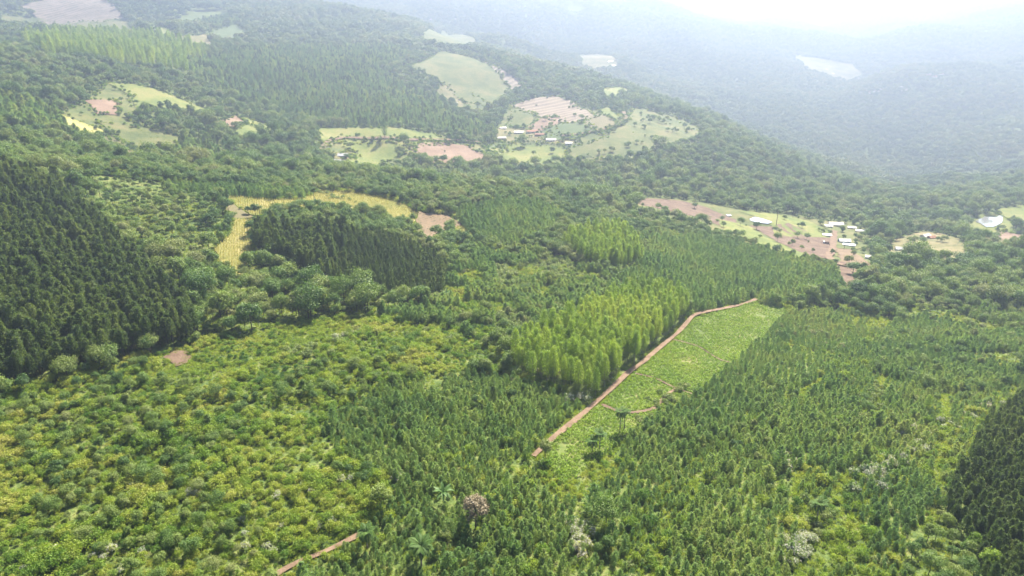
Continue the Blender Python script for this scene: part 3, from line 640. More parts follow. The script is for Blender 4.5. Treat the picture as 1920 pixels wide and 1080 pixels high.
x, y = grid(2.9, 70, 760, .24); z = zone_of(x, y); k = (z == 'youngpine_mid'); put('young', x[k], y[k], U(k.sum(), .75, 1.35))
x, y = rowgrid(2.1, 1.35, 70, 480, ROW_ANG, .24); z = zone_of(x, y); d = vnoise(x / 26, y / 26, 21); d2 = vnoise(x / 9, y / 9, 22); d3 = vnoise(x / 70, y / 70, 25); dens = d * .7 + d3 * .5 + d2 * .25
ba = -x * math.sin(ROW_ANG) + y * math.cos(ROW_ANG) + 5 * np.sin(x / 45); dens = np.where((ba % 23) < 3.4, .1, dens)
k = (z == 'ypines') & (dens > .60); put('young', x[k], y[k], U(k.sum(), .30, .72) * (.6 + .5 * d[k]))
k = (z == 'yblend') & (d + d2 * .3 > .35); put('young', x[k], y[k], U(k.sum(), .5, .85))
k = ((z == 'ypines') & (dens <= .60) | (z == 'young') & (d2 + d <= .46)) & (U(len(x), 0, 1) > .86); put('shrub', x[k], y[k], U(k.sum(), .3, .8))
k = (z == 'ypines') & (d3 > .55) & (d2 > .7) & (U(len(x), 0, 1) > .6); put('pale', x[k], y[k], U(k.sum(), .4, .8))
x, y = grid(1.75, 70, 480, .38); z = zone_of(x, y); d = vnoise(x / 26, y / 26, 21); d2 = vnoise(x / 9, y / 9, 22)
k = (z == 'scrub') & (d2 + U(len(x), 0, 1) * .5 > .3); put('shrub', x[k], y[k], U(k.sum(), .30, 1.05) ** 1.6 * (.7 + 1.15 * d2[k]))
k = (z == 'grassy') & (d2 > .42) & (U(len(x), 0, 1) > .4); put('shrub', x[k], y[k], U(k.sum(), .25, .95))
k = (z == 'mix') & (d2 > .3); put('shrub', x[k], y[k], U(k.sum(), .8, 1.5))
x, y = grid(4.2, 70, 480, .4); z = zone_of(x, y); d = vnoise(x / 22, y / 22, 29)
k = (z == 'scrub') & (d > .60); put('broad', x[k], y[k], U(k.sum(), .18, .52))
k = (z == 'scrub') & (U(len(x), 0, 1) > .6); put('shrub', x[k], y[k], U(k.sum(), .7, 1.3))
x, y = grid(2.85, 70, 760, .22); z = zone_of(x, y); k = (z == 'pine') & (x < 0.02 * y - 90); put('pine', x[k], y[k], U(k.sum(), .66, 1.0))
x, y = grid(2.35, 70, 760, .24); z = zone_of(x, y); k = (z == 'pine') & (x >= 0.02 * y - 90); put('pine', x[k], y[k], U(k.sum(), .40, .60))
k = (z == 'darkpine'); put('pine', x[k], y[k], U(k.sum(), .40, .60))
x, y = grid(3.7, 70, 760, .22); z = zone_of(x, y); k = (z == 'euc'); put('euc', x[k], y[k], U(k.sum(), .72, 1.02))
x, y = grid(4.6, 70, 520, .34); z = zone_of(x, y); d = vnoise(x / 40, y / 40, 23)
cr = (x < -.35 * y) & (x > -.62 * y) & (np.hypot(x, y) > 350)
k = (z == 'native') & (np.hypot(x, y) > 210); put('broad', x[k], y[k], np.clip(np.exp(RNG.normal(size=k.sum()) * .38) * .68, .3, 1.5) * np.where(cr[k], .6, 1))
k = (z == 'native') & (np.hypot(x, y) <= 210); put('broad', x[k], y[k], U(k.sum(), .3, .6))
k = (z == 'mix'); put('broad', x[k], y[k], U(k.sum(), .5, .85))
k = ((z == 'yblend') | (z == 'mixpale')) & (U(len(x), 0, 1) > .75); put('broad', x[k], y[k], U(k.sum(), .3, .65))
x, y = grid(5.2, 520, 760, .34); z = zone_of(x, y); k = (z == 'native') | (z == 'mix') | (z == 'wild'); put('broad', x[k], y[k], np.clip(np.exp(RNG.normal(size=k.sum()) * .4) * .66, .3, 1.5))
x, y = grid(5.0, 420, 520, .3); z = zone_of(x, y); k = (z == 'wild'); put('broad', x[k], y[k], U(k.sum(), .35, .85))
# broken canopy inside the young stands: taller self-sown trees, shrubs, gaps with grass
x, y = grid(4.0, 90, 460, .42); z = zone_of(x, y); d = vnoise(x / 18, y / 18, 71); e = U(len(x), 0, 1); op = (z == 'young') | (z == 'ypines') | (z == 'yblend')
k = op & (d > .68) & (e > .35); put('broad', x[k], y[k], U(k.sum(), .18, .42))
k = op & (d < .34) & (e > .3); put('shrub', x[k], y[k], U(k.sum(), .6, 1.5))
k = op & (d > .4) & (d < .47) & (e > .35); put('pale', x[k], y[k], U(k.sum(), .5, 1.0))
k = op & (d > .5) & (d < .62) & (e > .80); put('young', x[k], y[k], U(k.sum(), .9, 1.45))
# middle distance: 760 - 1500 m
x, y = grid(5.6, 760, 1500, .34); z = zone_of(x, y); k = (z == 'wild') | (z == 'mix') | (z == 'native'); put('broad', x[k], y[k], np.clip(np.exp(RNG.normal(size=k.sum()) * .4) * .7, .3, 1.7))
x, y = grid(5.6, 420, 1900, .3); z = zone_of(x, y); k = (z == 'far_pine') & (U(len(x), 0, 1) > .55); put('pine', x[k], y[k], U(k.sum(), .5, 1.0)); k = (z == 'far_pine') & (U(len(x), 0, 1) > .35); put('young', x[k], y[k], U(k.sum(), 1.5, 2.5))
x, y = grid(8.5, 420, 1900, .3); z = zone_of(x, y); k = (z == 'far_euc'); put('euc', x[k], y[k], U(k.sum(), 1.1, 1.9))
# far slopes
x, y = grid(14, 1500, 5200, .32, half=44); z = zone_of(x, y); k = (z == 'wild') & (vnoise(x / 260, y / 260, 31) > .05); put('farbroad', x[k], y[k], U(k.sum(), .8, 1.7))
# grass under the open stands
x, y = grid(1.25, 90, 420, .35); z = zone_of(x, y); d = vnoise(x / 26, y / 26, 21); d3 = vnoise(x / 70, y / 70, 25)
k = ((z == 'ypines') | (z == 'grassy')) & (U(len(x), 0, 1) > .12); put('grass', x[k], y[k], U(k.sum(), .6, 1.35))
k = ((z == 'young') | (z == 'yblend') | (z == 'scrub') | (z == 'native')) & (U(len(x), 0, 1) > .5); put('grass', x[k], y[k], U(k.sum(), .5, 1.1))
for fp in FIELD_POLYS:                                                    # grass growing in from the edges of tracks and near fields
    fp = np.asarray(fp)
    if float(np.hypot(*fp.mean(0))) < 420:
        cl = np.vstack([fp, fp[:1]]); seg = np.hypot(*np.diff(cl, axis=0).T); cs = np.concatenate([[0], np.cumsum(seg)]); n = int(cs[-1] * 2.2); t = U(n, 0, cs[-1])
        put('grass', np.interp(t, cs, cl[:, 0]) + RNG.normal(size=n) * .7, np.interp(t, cs, cl[:, 1]) + RNG.normal(size=n) * .7, U(n, .4, 1.0))
# crops
x, y = rows(cassava_poly, 1.25, .8, ROW_ANG + math.pi / 2 + .12, .24); d = vnoise(x / 5, y / 5, 41); k = d > .06
for tp in FIELD_POLYS:                                                    # no crop on the paths through the field
    tp = np.asarray(tp)
    if tp is not FIELD_POLYS[0] and np.hypot(*(tp.max(0) - tp.min(0))) < 60: k &= ~inside(tp, x, y)
put('cassava', x[k], y[k], U(k.sum(), .75, 1.2) * (.8 + .4 * d[k]))
for pl in (corn_a, corn_b, corn_c): x, y = rows(pl, 1.25, .8, .35); put('corn', x, y, U(len(x), .8, 1.15))
x, y = rows(plough, 2.2, .8, -.45); put('crop', x, y, U(len(x), .8, 1.3))

# pale and white-flowering shrubs: along gullies and hedges
def along(px, n, spread, kind, s0, s1):
    w = np.array(W(px)); seg = np.hypot(*np.diff(w, axis=0).T); c = np.concatenate([[0], np.cumsum(seg)]); t = U(n, 0, c[-1])
    put(kind, np.interp(t, c, w[:, 0]) + RNG.normal(size=n) * spread, np.interp(t, c, w[:, 1]) + RNG.normal(size=n) * spread, U(n, s0, s1))
along([(1505,1000),(1500,1030),(1495,1075)], 26, 1.5, 'flower', .6, 1.0)
along([(1470,850),(1475,880),(1485,900)], 8, 1.5, 'flower', .5, .9)
along([(1590,925),(1620,910),(1660,880),(1690,860)], 26, 1.8, 'flower', .6, 1.0)
along([(1700,850),(1740,820),(1780,795),(1850,760)], 30, 2.4, 'flower', .5, .9)
along([(1540,800),(1580,770),(1640,750),(1700,730)], 40, 3, 'pale', .7, 1.2)
along([(1560,900),(1520,960),(1500,1000)], 16, 2.5, 'pale', .6, 1.1)
along([(1080,980),(1085,1020),(1095,1050)], 22, 1.6, 'flower', .6, 1.0)
along([(1060,880),(1080,870),(1110,850)], 7, 1.2, 'flower', .7, 1.0)
along([(1165,815),(1170,818)], 3, 1, 'flower', .7, 1.0)
along([(1200,790),(1240,755),(1290,730)], 26, 1.6, 'pale', .7, 1.1)
along([(1060,745),(1080,755),(1105,765)], 8, 1.5, 'flower', .7, 1.0)
along([(730,905),(745,915)], 4, 1.5, 'flower', .7, 1.1)
along([(540,670),(600,655),(660,640)], 26, 3.5, 'pale', .8, 1.3)
along([(620,640),(640,630),(665,625)], 7, 2, 'flower', .7, 1.0)
along([(790,630),(850,640),(900,640)], 18, 3, 'pale', .8, 1.3)
along([(230,940),(300,910),(420,960),(520,960)], 14, 4, 'flower', .5, .85)
along([(90,1040),(200,1060),(300,1070),(330,1040)], 14, 3, 'flower', .5, .9)
along([(620,880),(600,930),(560,1000)], 10, 4, 'flower', .5, .85)
along([(320,1000),(420,1010),(520,1030)], 10, 4, 'flower', .45, .8)
along([(600,362),(625,372),(655,380)], 26, 2.5, 'pale', .7, 1.2)
along([(940,470),(1010,490),(1090,530),(1150,545)], 30, 6, 'pale', .8, 1.4)
for fp in FIELD_POLYS[8:]:                                               # bushes and small trees fringe the fields
    fp = np.asarray(fp); r_ = float(np.hypot(*fp.mean(0)))
    u_, v_, _f = picture(*fp.mean(0), float(height(*[[a_] for a_ in fp.mean(0)])[0]))
    if r_ > 420 and not (1190 < u_ < 1900 and v_ > 365):
        cl = np.vstack([fp, fp[:1]]); seg = np.hypot(*np.diff(cl, axis=0).T); cs = np.concatenate([[0], np.cumsum(seg)]); n = int(cs[-1] / 2.6); t = U(n, 0, cs[-1])
        gx = np.interp(t, cs, cl[:, 0]) + RNG.normal(size=n) * 2.5; gy = np.interp(t, cs, cl[:, 1]) + RNG.normal(size=n) * 2.5; h_ = U(n, 0, 1) > .7
        put('shrub', gx[~h_], gy[~h_], U((~h_).sum(), .6, 2.0)); put('broad', gx[h_], gy[h_], U(h_.sum(), .2, .65))
        lo, hi = fp.min(0), fp.max(0); n = int((hi - lo).prod() / 420); gx = U(n, lo[0], hi[0]); gy = U(n, lo[1], hi[1]); k = inside(fp, gx, gy) & (vnoise(gx / 30, gy / 30, 51) > .55); put('shrub', gx[k], gy[k], U(k.sum(), .3, 1.1))
for zi, cnt, s0, s1 in (('farmland', 46, .3, .8), ('valley_pasture', 120, .35, 1.05), ('hillside_pasture', 14, .3, .7)):   # scattered trees in the farmed land
    fp = np.array(BASE[zi]); lo, hi = fp.min(0), fp.max(0); gx = U(cnt * 4, lo[0], hi[0]); gy = U(cnt * 4, lo[1], hi[1]); k = inside(fp, gx, gy) & (vnoise(gx / 35, gy / 35, 61) > .5); gx, gy = gx[k][:cnt], gy[k][:cnt]; put('broad', gx, gy, U(len(gx), s0, s1))
for q_ in [(1575,437),(1605,450),(1625,447),(1540,437),(1602,463),(1628,470),(1572,419),(1592,421),(1640,442),(1612,430),(1720,436),(1755,442),(1702,456),(1762,456),(1725,462),(1640,478),(950,252),(985,258),(1022,262),(1048,268),(960,240),(1080,272),(650,300),(625,298)]:
    along([q_, (q_[0] + 5, q_[1] + 1)], 3, 2.5, 'broad', .35, .85)
# lone shrubs in the far pastures and hedges along their edges
for hpx in ([(1205,203),(1250,225),(1300,240)], [(880,175),(905,190),(920,198)], [(640,255),(700,257),(780,264),(850,266)], [(1065,262),(1120,252),(1150,243)], [(1085,228),(1120,242)], [(895,112),(930,128)], [(880,268),(900,285),(935,300)]):
    along(hpx, 16, 2.0, 'shrub', 1.0, 2.2)
for bpx in ([(1195,240),(1260,248),(1220,262),(1170,275),(1235,232),(1290,246),(1150,285),(1120,290)],):
    for q in bpx: along([q, (q[0] + 8, q[1] + 2)], 3, 4, 'broad', .5, 1.0)

# ---------------------------------------------------------------- single plants with their own label
RESERVED = []
def stand(px, far=None): x, y = at(*px, far); return x, y, float(height([x], [y])[0])
def single(kind, px, s, name, label, variant=0, cat_='tree', group=None, mat=None, sz=None):
    x, y, z = stand(px); t, c, j = KIND[kind][variant % len(KIND[kind])]; rz = random.Random(hash(px)).uniform(0, 6.28)
    e = tag(link(name, None, None, (x, y, z - .1), (0, 0, rz), (s, s, sz or s)), label, cat_, group)
    link('trunk', t, e); 
    if mat: c = c.copy(); c.materials[0] = mat
    link('crown', c, e); RESERVED.append((x, y, 2.2 * s)); return e
random.seed(3)
single('broad', (892, 992), 1.15, 'dry_tree', 'tall tree with a dry pinkish brown crown among young pines', 2, mat=M['dry'], sz=1.05)
single('broad', (1822, 1040), .62, 'eucalyptus_tree', 'bright yellow-green tree beside dark trees in the bottom right corner, upper of two', 5, mat=M['euc'])
single('broad', (1846, 1078), .74, 'eucalyptus_tree', 'bright yellow-green tree in the bottom right corner, lower and larger of two', 5, mat=M['euc'])
single('euc', (1735, 775), .62, 'eucalyptus_tree', 'lone yellow-green tree among dull shrubs on the right slope', 2, sz=.5)
single('euc', (722, 265), 1.9, 'eucalyptus_tree', 'tall pale eucalyptus beside the dirt road between two meadows', 1, mat=M['broad'])
single('broad', (757, 277), 1.7, 'broadleaf_tree', 'large round tree just below the dirt road beside the pink field', 1)
single('broad', (658, 283), 1.35, 'broadleaf_tree', 'bushy round tree in the lower meadow left of the two roadside trees', 0)
single('broad', (980, 278), 1.7, 'broadleaf_tree', 'large dark tree at the edge of the hamlet above a yellow pasture', 3)
single('broad', (982, 243), 1.1, 'broadleaf_tree', 'dark upright tree behind the hamlet houses', 2)
single('broad', (1035, 290), 1.1, 'broadleaf_tree', 'lone rounded tree in the yellow pasture below the hamlet', 4)
single('broad', (1418, 432), .9, 'broadleaf_tree', 'small dark round tree at the pine stand corner below the pond', 4)
single('broad', (1710, 505), 1.9, 'broadleaf_tree', 'very large dark spreading tree below the farm with the grey roof', 3)
single('broad', (1590, 500), 1.0, 'broadleaf_tree', 'dark bush-like tree beside the red dirt yard', 0)
single('broad', (1800, 450), 1.5, 'broadleaf_tree', 'dark tree standing between the farmyard and the larger pond', 1)
single('broad', (1775, 430), 2.2, 'broadleaf_tree', 'broad dense tree uphill of the farmyard left of the larger pond', 3)
single('broad', (1900, 425), 1.3, 'broadleaf_tree', 'round tree on the right bank of the larger pond', 0)
single('broad', (1517, 415), .55, 'broadleaf_tree', 'small round tree in the pasture right of the pond', 0)
single('broad', (1496, 411), .35, 'broadleaf_tree', 'tiny bush-like tree in the pasture right of the pond', 4)
single('young', (1112, 962), 1.9, 'pine_tree', 'lone dark conical tree rising above the pines beside white flowering shrubs', 0)
single('pine', (925, 762), .55, 'pine_tree', 'single slim pine in front of the bright grove', 0)
# palms and a banana plant: every frond is a leaf of its own
def frond_mesh(L, rng, droop, wide, nl):
    t = np.linspace(0, 1, 9); X = L * t * (1 - .18 * t * droop); Z = L * (.42 * t - (.42 + .38 * droop) * t ** 2.1); rach = np.column_stack([X, np.zeros(9), Z])
    parts = [tube(rach, np.linspace(.035, .008, 9), 3)]; V, Fq = parts[0]; P, A = [], []
    for s in (-1, 1):
        for k in range(nl):
            q = (k + .8) / nl; c = np.array((np.interp(q, t, X), 0, np.interp(q, t, Z))); l = wide * math.sin(math.pi * min(.97, .15 + .8 * q)); d = np.array((.45, s * 1.0, -.35)); P.append(c + unit(d) * l * .5); A.append(d * l)
    P = np.array(P); A = np.array(A); ln = np.linalg.norm(A, axis=1); A = unit(A); S = unit(np.cross(A, np.array((0.2, 0, 1.))))
    lv = np.stack([P - A * ln[:, None] * .5, P + S * .10, P + A * ln[:, None] * .5, P - S * .10], 1).reshape(-1, 3); o = len(V)
    return mesh_of('frond', np.vstack([V, lv]), Fq + [[o + 4 * i + j for j in range(4)] for i in range(len(P))], [M['palm']])
g = np.random.default_rng(77); FROND = [frond_mesh(2.4, g, d, .8, 15) for d in (.3, .8, 1.3)]
PALM_TRUNK = [mesh_of('palm_trunk', *tube([(0, 0, -.3), (.05, .02, h * .5), (.12, 0, h)], [.17, .13, .11], 7), [M['pale_bark']]) for h in (5.5, 7.5, 4.5)]
def palm(px, s, label, v=0, group=None):
    x, y, z = stand(px); e = tag(link('palm_tree', None, None, (x, y, z - .05), (0, 0, px[0] * .7), (s, s, s)), label, 'palm', group); link('trunk', PALM_TRUNK[v], e); h = (5.5, 7.5, 4.5)[v]
    for k in range(15): link('frond', FROND[k % 3], e, (.12, 0, h - .05), (0, -.55 * (1 - (k % 3) / 1.3), k * 2.399))
    RESERVED.append((x, y, 1.4 * s))
palm((1162, 812), 1.0, 'tall slim palm at the lower edge of the cassava field, left of a pair', 1)
palm((1170, 808), .95, 'tall slim palm at the lower edge of the cassava field, right of a pair', 1)
palm((1110, 852), 1.0, 'short palm by the bottom corner of the cassava field, left of two', 2)
palm((1124, 846), 1.05, 'short palm by the bottom corner of the cassava field, right of two', 0)
palm((689, 1030), 1.1, 'palm beside the dirt track end at the bottom of the scrub', 2)
palm((790, 1062), 1.35, 'large palm rising among young pines near the bottom edge', 2)
palm((1531, 975), 1.1, 'palm among flowering shrubs on the right slope', 2)
palm((488, 407), 1.25, 'palm standing alone in the middle of the yellow maize field', 2)
palm((590, 381), 1.15, 'thin tall palm at the upper edge of the yellow maize field', 1)
palm((1455, 424), 2.0, 'tall dark palm on the right end of the small pond', 1)
palm((905, 395), 1.3, 'palm with a feathery crown behind the ploughed field', 1)
bl = []
for d in (.5, 1.0, 1.4):
    t = np.linspace(0, 1, 7); Xs = 1.9 * t; Zs = 1.9 * (.75 * t - .8 * d * t ** 2); wd = .30 * np.sin(np.pi * np.clip(t * .92 + .06, 0, 1)) ** .6
    V = np.vstack([np.column_stack([Xs, wd, Zs + .06]), np.column_stack([Xs, wd * 0, Zs]), np.column_stack([Xs, -wd, Zs + .06])]); bl.append(mesh_of('banana_leaf', V, [[i, i + 1, i + 8, i + 7] for i in range(6)] + [[i + 7, i + 8, i + 15, i + 14] for i in range(6)], [M['banana']], smooth=True))
def banana(px, s, label):
    x, y, z = stand(px); e = tag(link('banana_plant', None, None, (x, y, z), (0, 0, 0), (s, s, s)), label, 'banana plant'); link('stem', mesh_of('banana_stem', *tube([(0, 0, -.2), (0, 0, 1.4), (0, 0, 2.2)], [.16, .13, .08], 7), [M['banana']]), e)
    for k in range(13): link('leaf', bl[k % 3], e, (0, 0, 2.15), (0, -.35 + .3 * (k % 2), k * 2.399))
    RESERVED.append((x, y, 2.0 * s))
banana((832, 945), 1.5, 'dark star-shaped banana plant left of the dry pinkish tree')
banana((838, 560), 1.2, 'banana plant with broad arching leaves in the mixed shrubs above the grove')

# ---------------------------------------------------------------- plants in their stands: the 300 that show largest singly, the rest as one mass
def nodes_scatter(name, P, kind_meshes, label, cat_, nvar):
    me = bpy.data.meshes.new(name); n = len(P); me.vertices.add(n); me.vertices.foreach_set('co', np.ascontiguousarray(P[:, :3], np.float32).ravel())
    rot = np.column_stack([RNG.normal(size=(n, 2)) * .04, RNG.uniform(0, 6.28, n)]).astype(np.float32); s = P[:, 3]; scl = np.column_stack([s * RNG.uniform(.9, 1.1, n), s * RNG.uniform(.9, 1.1, n), s * RNG.uniform(.88, 1.14, n)]).astype(np.float32)
    a = me.attributes.new('rot', 'FLOAT_VECTOR', 'POINT'); a.data.foreach_set('vector', rot.ravel()); a = me.attributes.new('scl', 'FLOAT_VECTOR', 'POINT'); a.data.foreach_set('vector', scl.ravel())
    a = me.attributes.new('pick', 'INT', 'POINT'); a.data.foreach_set('value', RNG.integers(0, len(kind_meshes), n).astype(np.int32))
    o = tag(link(name, me), label, cat_, kind='stuff')
    g = bpy.data.node_groups.new(name, 'GeometryNodeTree'); g.interface.new_socket('Geometry', in_out='INPUT', socket_type='NodeSocketGeometry'); g.interface.new_socket('Geometry', in_out='OUTPUT', socket_type='NodeSocketGeometry')
    N, L = g.nodes, g.links; gi = N.new('NodeGroupInput'); go = N.new('NodeGroupOutput'); ip = N.new('GeometryNodeInstanceOnPoints'); jn = N.new('GeometryNodeJoinGeometry')
    for m in kind_meshes:
        po = bpy.data.objects.new(m.name, m); oi = N.new('GeometryNodeObjectInfo'); oi.inputs['Object'].default_value = po; oi.inputs['As Instance'].default_value = True; L.new(oi.outputs['Geometry'], jn.inputs[0])
    def attr(nm, ty):
        k = N.new('GeometryNodeInputNamedAttribute'); k.data_type = ty; k.inputs['Name'].default_value = nm; return k.outputs['Attribute']
    L.new(gi.outputs[0], ip.inputs['Points']); L.new(jn.outputs[0], ip.inputs['Instance']); ip.inputs['Pick Instance'].default_value = True
    L.new(attr('pick', 'INT'), ip.inputs['Instance Index']); L.new(attr('rot', 'FLOAT_VECTOR'), ip.inputs['Rotation']); L.new(attr('scl', 'FLOAT_VECTOR'), ip.inputs['Scale']); L.new(ip.outputs[0], go.inputs[0])
    md = o.modifiers.new('scatter', 'NODES'); md.node_group = g
    return o
SPEC = {  # kind: (single name, single label, category, group, mass name, mass label, crown height for the view test)
 'pine': ('pine_tree', 'mature dark green pine in the dense plantation stands', 'pine tree', 'mature plantation pines', 'pine_forest', 'dense dark green pine plantation covering the slopes', 12),
 'young': ('young_pine_tree', 'young feathery green pine in the open plantation', 'young pine', 'young plantation pines', 'young_pine_plantation', 'young soft green pine plantation across the near slopes', 4),
 'euc': ('eucalyptus_tree', 'bright yellow-green slender tree in the grove by the cassava field', 'grove tree', 'bright grove trees', 'eucalyptus_grove', 'bright yellow-green groves and the pale far eucalyptus stand', 12),
 'broad': ('broadleaf_tree', 'round-crowned native broadleaf tree in the mixed woodland', 'broadleaf tree', 'native woodland trees', 'native_woodland', 'mixed native woodland on the valley sides', 8),
 'shrub': ('shrub', 'leafy green shrub in the dense scrub', 'shrub', 'scrub shrubs', 'scrub', 'dense bright green scrub thicket', 2),
 'pale': ('pale_shrub', 'pale grey-green shrub in the gullies and hedges', 'shrub', 'pale shrubs', 'pale_scrub', 'pale grey-green scrub', 2),
 'flower': ('flowering_shrub', 'shrub covered in white blossom', 'shrub', 'white flowering shrubs', None, None, 2)}
def look(lab, kind, x, y, s, z):
    """the label says in which stand the plant grows"""
    u, v, f = (float(a) for a in picture(np.array(x), np.array(y), height([x], [y])[0]))
    if kind == 'pine':
        if z == 'darkpine': return 'dark pine in the stand along the bottom right edge', 'pines of the bottom right stand'
        if u < 440: return 'tall dark pine in the large plantation on the left slope', 'pines of the left plantation'
        return 'dark pine in the stand right of the yellow maize field', 'pines beside the maize field'
    if kind == 'euc':
        if v > 530: return 'bright yellow-green slender tree in the large grove beside the cassava field road', 'trees of the large bright grove'
        return 'bright yellow-green tree in the smaller grove up the slope', 'trees of the smaller bright grove'
    if kind == 'young':
        if u < 1140 and v > 880: return 'young feathery pine at the bottom middle, around the dry pinkish tree', 'young pines at the bottom middle'
        if u < 1140: return 'young feathery pine in the dense block left of the cassava field', 'young pines left of the cassava field'
        return 'young feathery pine on the open grassy slope right of the cassava field', 'young pines on the right slope'
    if kind == 'broad':
        if z == 'scrub': return 'small round tree rising above the bright scrub thicket', 'small trees in the scrub'
        if u > 1500: return 'round-crowned native tree in the woods on the right side', 'native trees on the right side'
        if u < 860: return 'round-crowned native tree in the woods between the pine stands', 'native trees between the pine stands'
        return 'round-crowned native tree in the mixed growth above the grove', 'native trees above the grove'
    if kind == 'shrub':
        if s > 1.2: return 'large leafy shrub standing out of the dense scrub at lower left', 'large scrub shrubs'
        return 'smaller leafy shrub in the dense scrub at lower left', 'smaller scrub shrubs'
    if kind == 'pale':
        return ('pale grey-green shrub on the grassy right slope', 'pale shrubs on the right slope') if u > 1190 else ('pale grey-green shrub in the overgrown middle slope', 'pale shrubs on the middle slope')
    if kind == 'flower':
        return ('white-blossomed shrub on the right slope', 'white flowering shrubs on the right slope') if u > 1200 else (('white-blossomed shrub around the cassava field end and young pines', 'white flowering shrubs in the middle') if u > 700 else ('white-blossomed shrub scattered in the left scrub', 'white flowering shrubs in the scrub'))
    return lab, None
def plant_all():
    for kind, lst in PTS.items():
        P = np.vstack(lst); z = height(P[:, 0], P[:, 1])
        if kind in SPEC and RESERVED:
            k = np.ones(len(P), bool)
            for rx, ry, rr in RESERVED: k &= np.hypot(P[:, 0] - rx, P[:, 1] - ry) > rr
            P, z = P[k], z[k]
        if kind == 'flower':                                                # drop those that fell into fields
            k = zone_of(P[:, 0], P[:, 1]) != 'field'; P, z = P[k], z[k]
        P = np.column_stack([P[:, :2], z - .05, P[:, 2]])
        if kind in SPEC:
            nm, lab, ct, grp, mass, mlab, hh = SPEC[kind]
            u, v, f = picture(P[:, 0], P[:, 1], P[:, 2] + hh * P[:, 3] * .7); vis = (u > 8) & (u < 1912) & (v > 8) & (v < 1072)
            size = np.where(vis, P[:, 3] / f, 0); order = np.argsort(-size); cap = 400 if kind == 'flower' else 300; sel = order[:cap]; sel = sel[size[sel] > 0]
            zs = dict(zip(sel.tolist(), zone_of(P[sel, 0], P[sel, 1])))
            for q in sel:
                px, py, pz, s = P[q]; lab, grp = look(lab, kind, px, py, s, zs[int(q)]); var = KIND[kind][int(q) % len(KIND[kind])]
                e = tag(link(nm, None, None, (px, py, pz), (0, 0, float(RNG.uniform(0, 6.28))), (s, s, s * float(RNG.uniform(.9, 1.12)))), lab, ct, grp)
                link('trunk', var[0], e); link('crown', var[1], e)
                if kind == 'flower': link('blossom', var[2], e)
            rest = np.ones(len(P), bool); rest[sel] = False
            if mass and rest.any(): nodes_scatter(mass, P[rest], [m[2] for m in KIND[kind]], mlab, ct, 0)
        else:
            nm, lab, ct = {'grass': ('tall_grass', 'tall yellowish green grass between the young pines', 'grass'), 'cassava': ('cassava_crop', 'low bright green cassava crop beside the red dirt road', 'crop'), 'corn': ('maize_crop', 'ripe yellow maize crop in the clearing', 'crop'), 'crop': ('row_crop', 'low green row crop on brown soil', 'crop'), 'farbroad': ('far_woods', 'hazy far woods across the valley', 'woods')}[kind]
            nodes_scatter(nm, P, KIND[kind], lab, ct, 0)
        print('PLANTS', kind, len(P))
# ---------------------------------------------------------------- houses, sheds and a truck
def box(x0, x1, y0, y1, z0, z1):
    V = np.array([(x, y, z) for z in (z0, z1) for y in (y0, y1) for x in (x0, x1)], float); return V, [[0, 2, 3, 1], [4, 5, 7, 6], [0, 1, 5, 4], [2, 6, 7, 3], [0, 4, 6, 2], [1, 3, 7, 5]]
def house(px, w, d, h, rise, rz, wall, roof, name, label, cat_='house', group=None, wins=2, door=True, ridge_x=True, lean=False, far=None):
    x, y, z = stand(px, far); e = tag(link(name, None, None, (x, y, z), (0, 0, rz)), label, cat_, group); a, b = w / 2, d / 2; RESERVED.append((x, y, max(a, b) + 3))
    V, Fq = box(-a, a, -b, b, -1.6, h)
    if not lean:                                                            # gable ends
        g0 = len(V); V = np.vstack([V, [(-a, 0, h + rise), (a, 0, h + rise)]]); Fq = Fq + [[4, 6, g0], [5, g0 + 1, 7]]
    link('wall', mesh_of('wall', V, Fq, [M[wall]]), e)
    ov, th = .5, .14
    if lean: parts = [(np.array([(-a - ov, -b - ov, h + .05), (a + ov, -b - ov, h + .05), (a + ov, b + ov, h + rise), (-a - ov, b + ov, h + rise)]), th)]
    else:
        e0 = h - rise * ov / b + .06
        parts = [(np.array([(-a - ov, -b - ov, e0), (a + ov, -b - ov, e0), (a + ov, 0, h + rise + .06), (-a - ov, 0, h + rise + .06)]), th), (np.array([(-a - ov, .004, h + rise + .06), (a + ov, .004, h + rise + .06), (a + ov, b + ov, e0), (-a - ov, b + ov, e0)]), th)]
    rp = []
    for q, t in parts:
        Vq = np.vstack([q, q + np.array((0, 0, t))]); rp.append((Vq, [[3, 2, 1, 0], [4, 5, 6, 7], [0, 1, 5, 4], [1, 2, 6, 5], [2, 3, 7, 6], [3, 0, 4, 7]]))
    link('roof', mesh_of('roof', *merge(rp), [M[roof]]), e)
    if door: link('door', mesh_of('door', *box(-.5, .5, -b - .05, -b + .02, 0, 2.05), [M['wood_wall']]), e)
    for k in range(wins):
        wx = -a + w * (k + .5) / wins + (.9 if door and abs(-a + w * (k + .5) / wins) < .9 else 0); f = link('window', mesh_of('window', *box(wx - .55, wx + .55, -b - .04, -b + .02, 1.0, 2.0), [M['white_wall']]), e)
        link('pane', mesh_of('pane', *box(wx - .45, wx + .45, -b - .06, -b - .035, 1.1, 1.9), [M['dark']]), f)
    return e
house((1566, 426), 13, 7, 3.0, 1.6, -.15, 'white_wall', 'metal_roof', 'farmhouse', 'largest pale-roofed farmhouse above the red ploughed strip', wins=3)
house((1553, 428), 6, 4, 2.6, .6, -.1, 'white_wall', 'metal_roof', 'farm_shed', 'small pale shed just left of the largest pale-roofed farmhouse', 'shed', lean=True, wins=0)
house((1596, 432), 7, 4, 2.6, 1.0, -.3, 'wood_wall', 'grey_roof', 'farm_shed', 'grey-roofed shed right of the largest pale-roofed farmhouse', 'shed', wins=1)
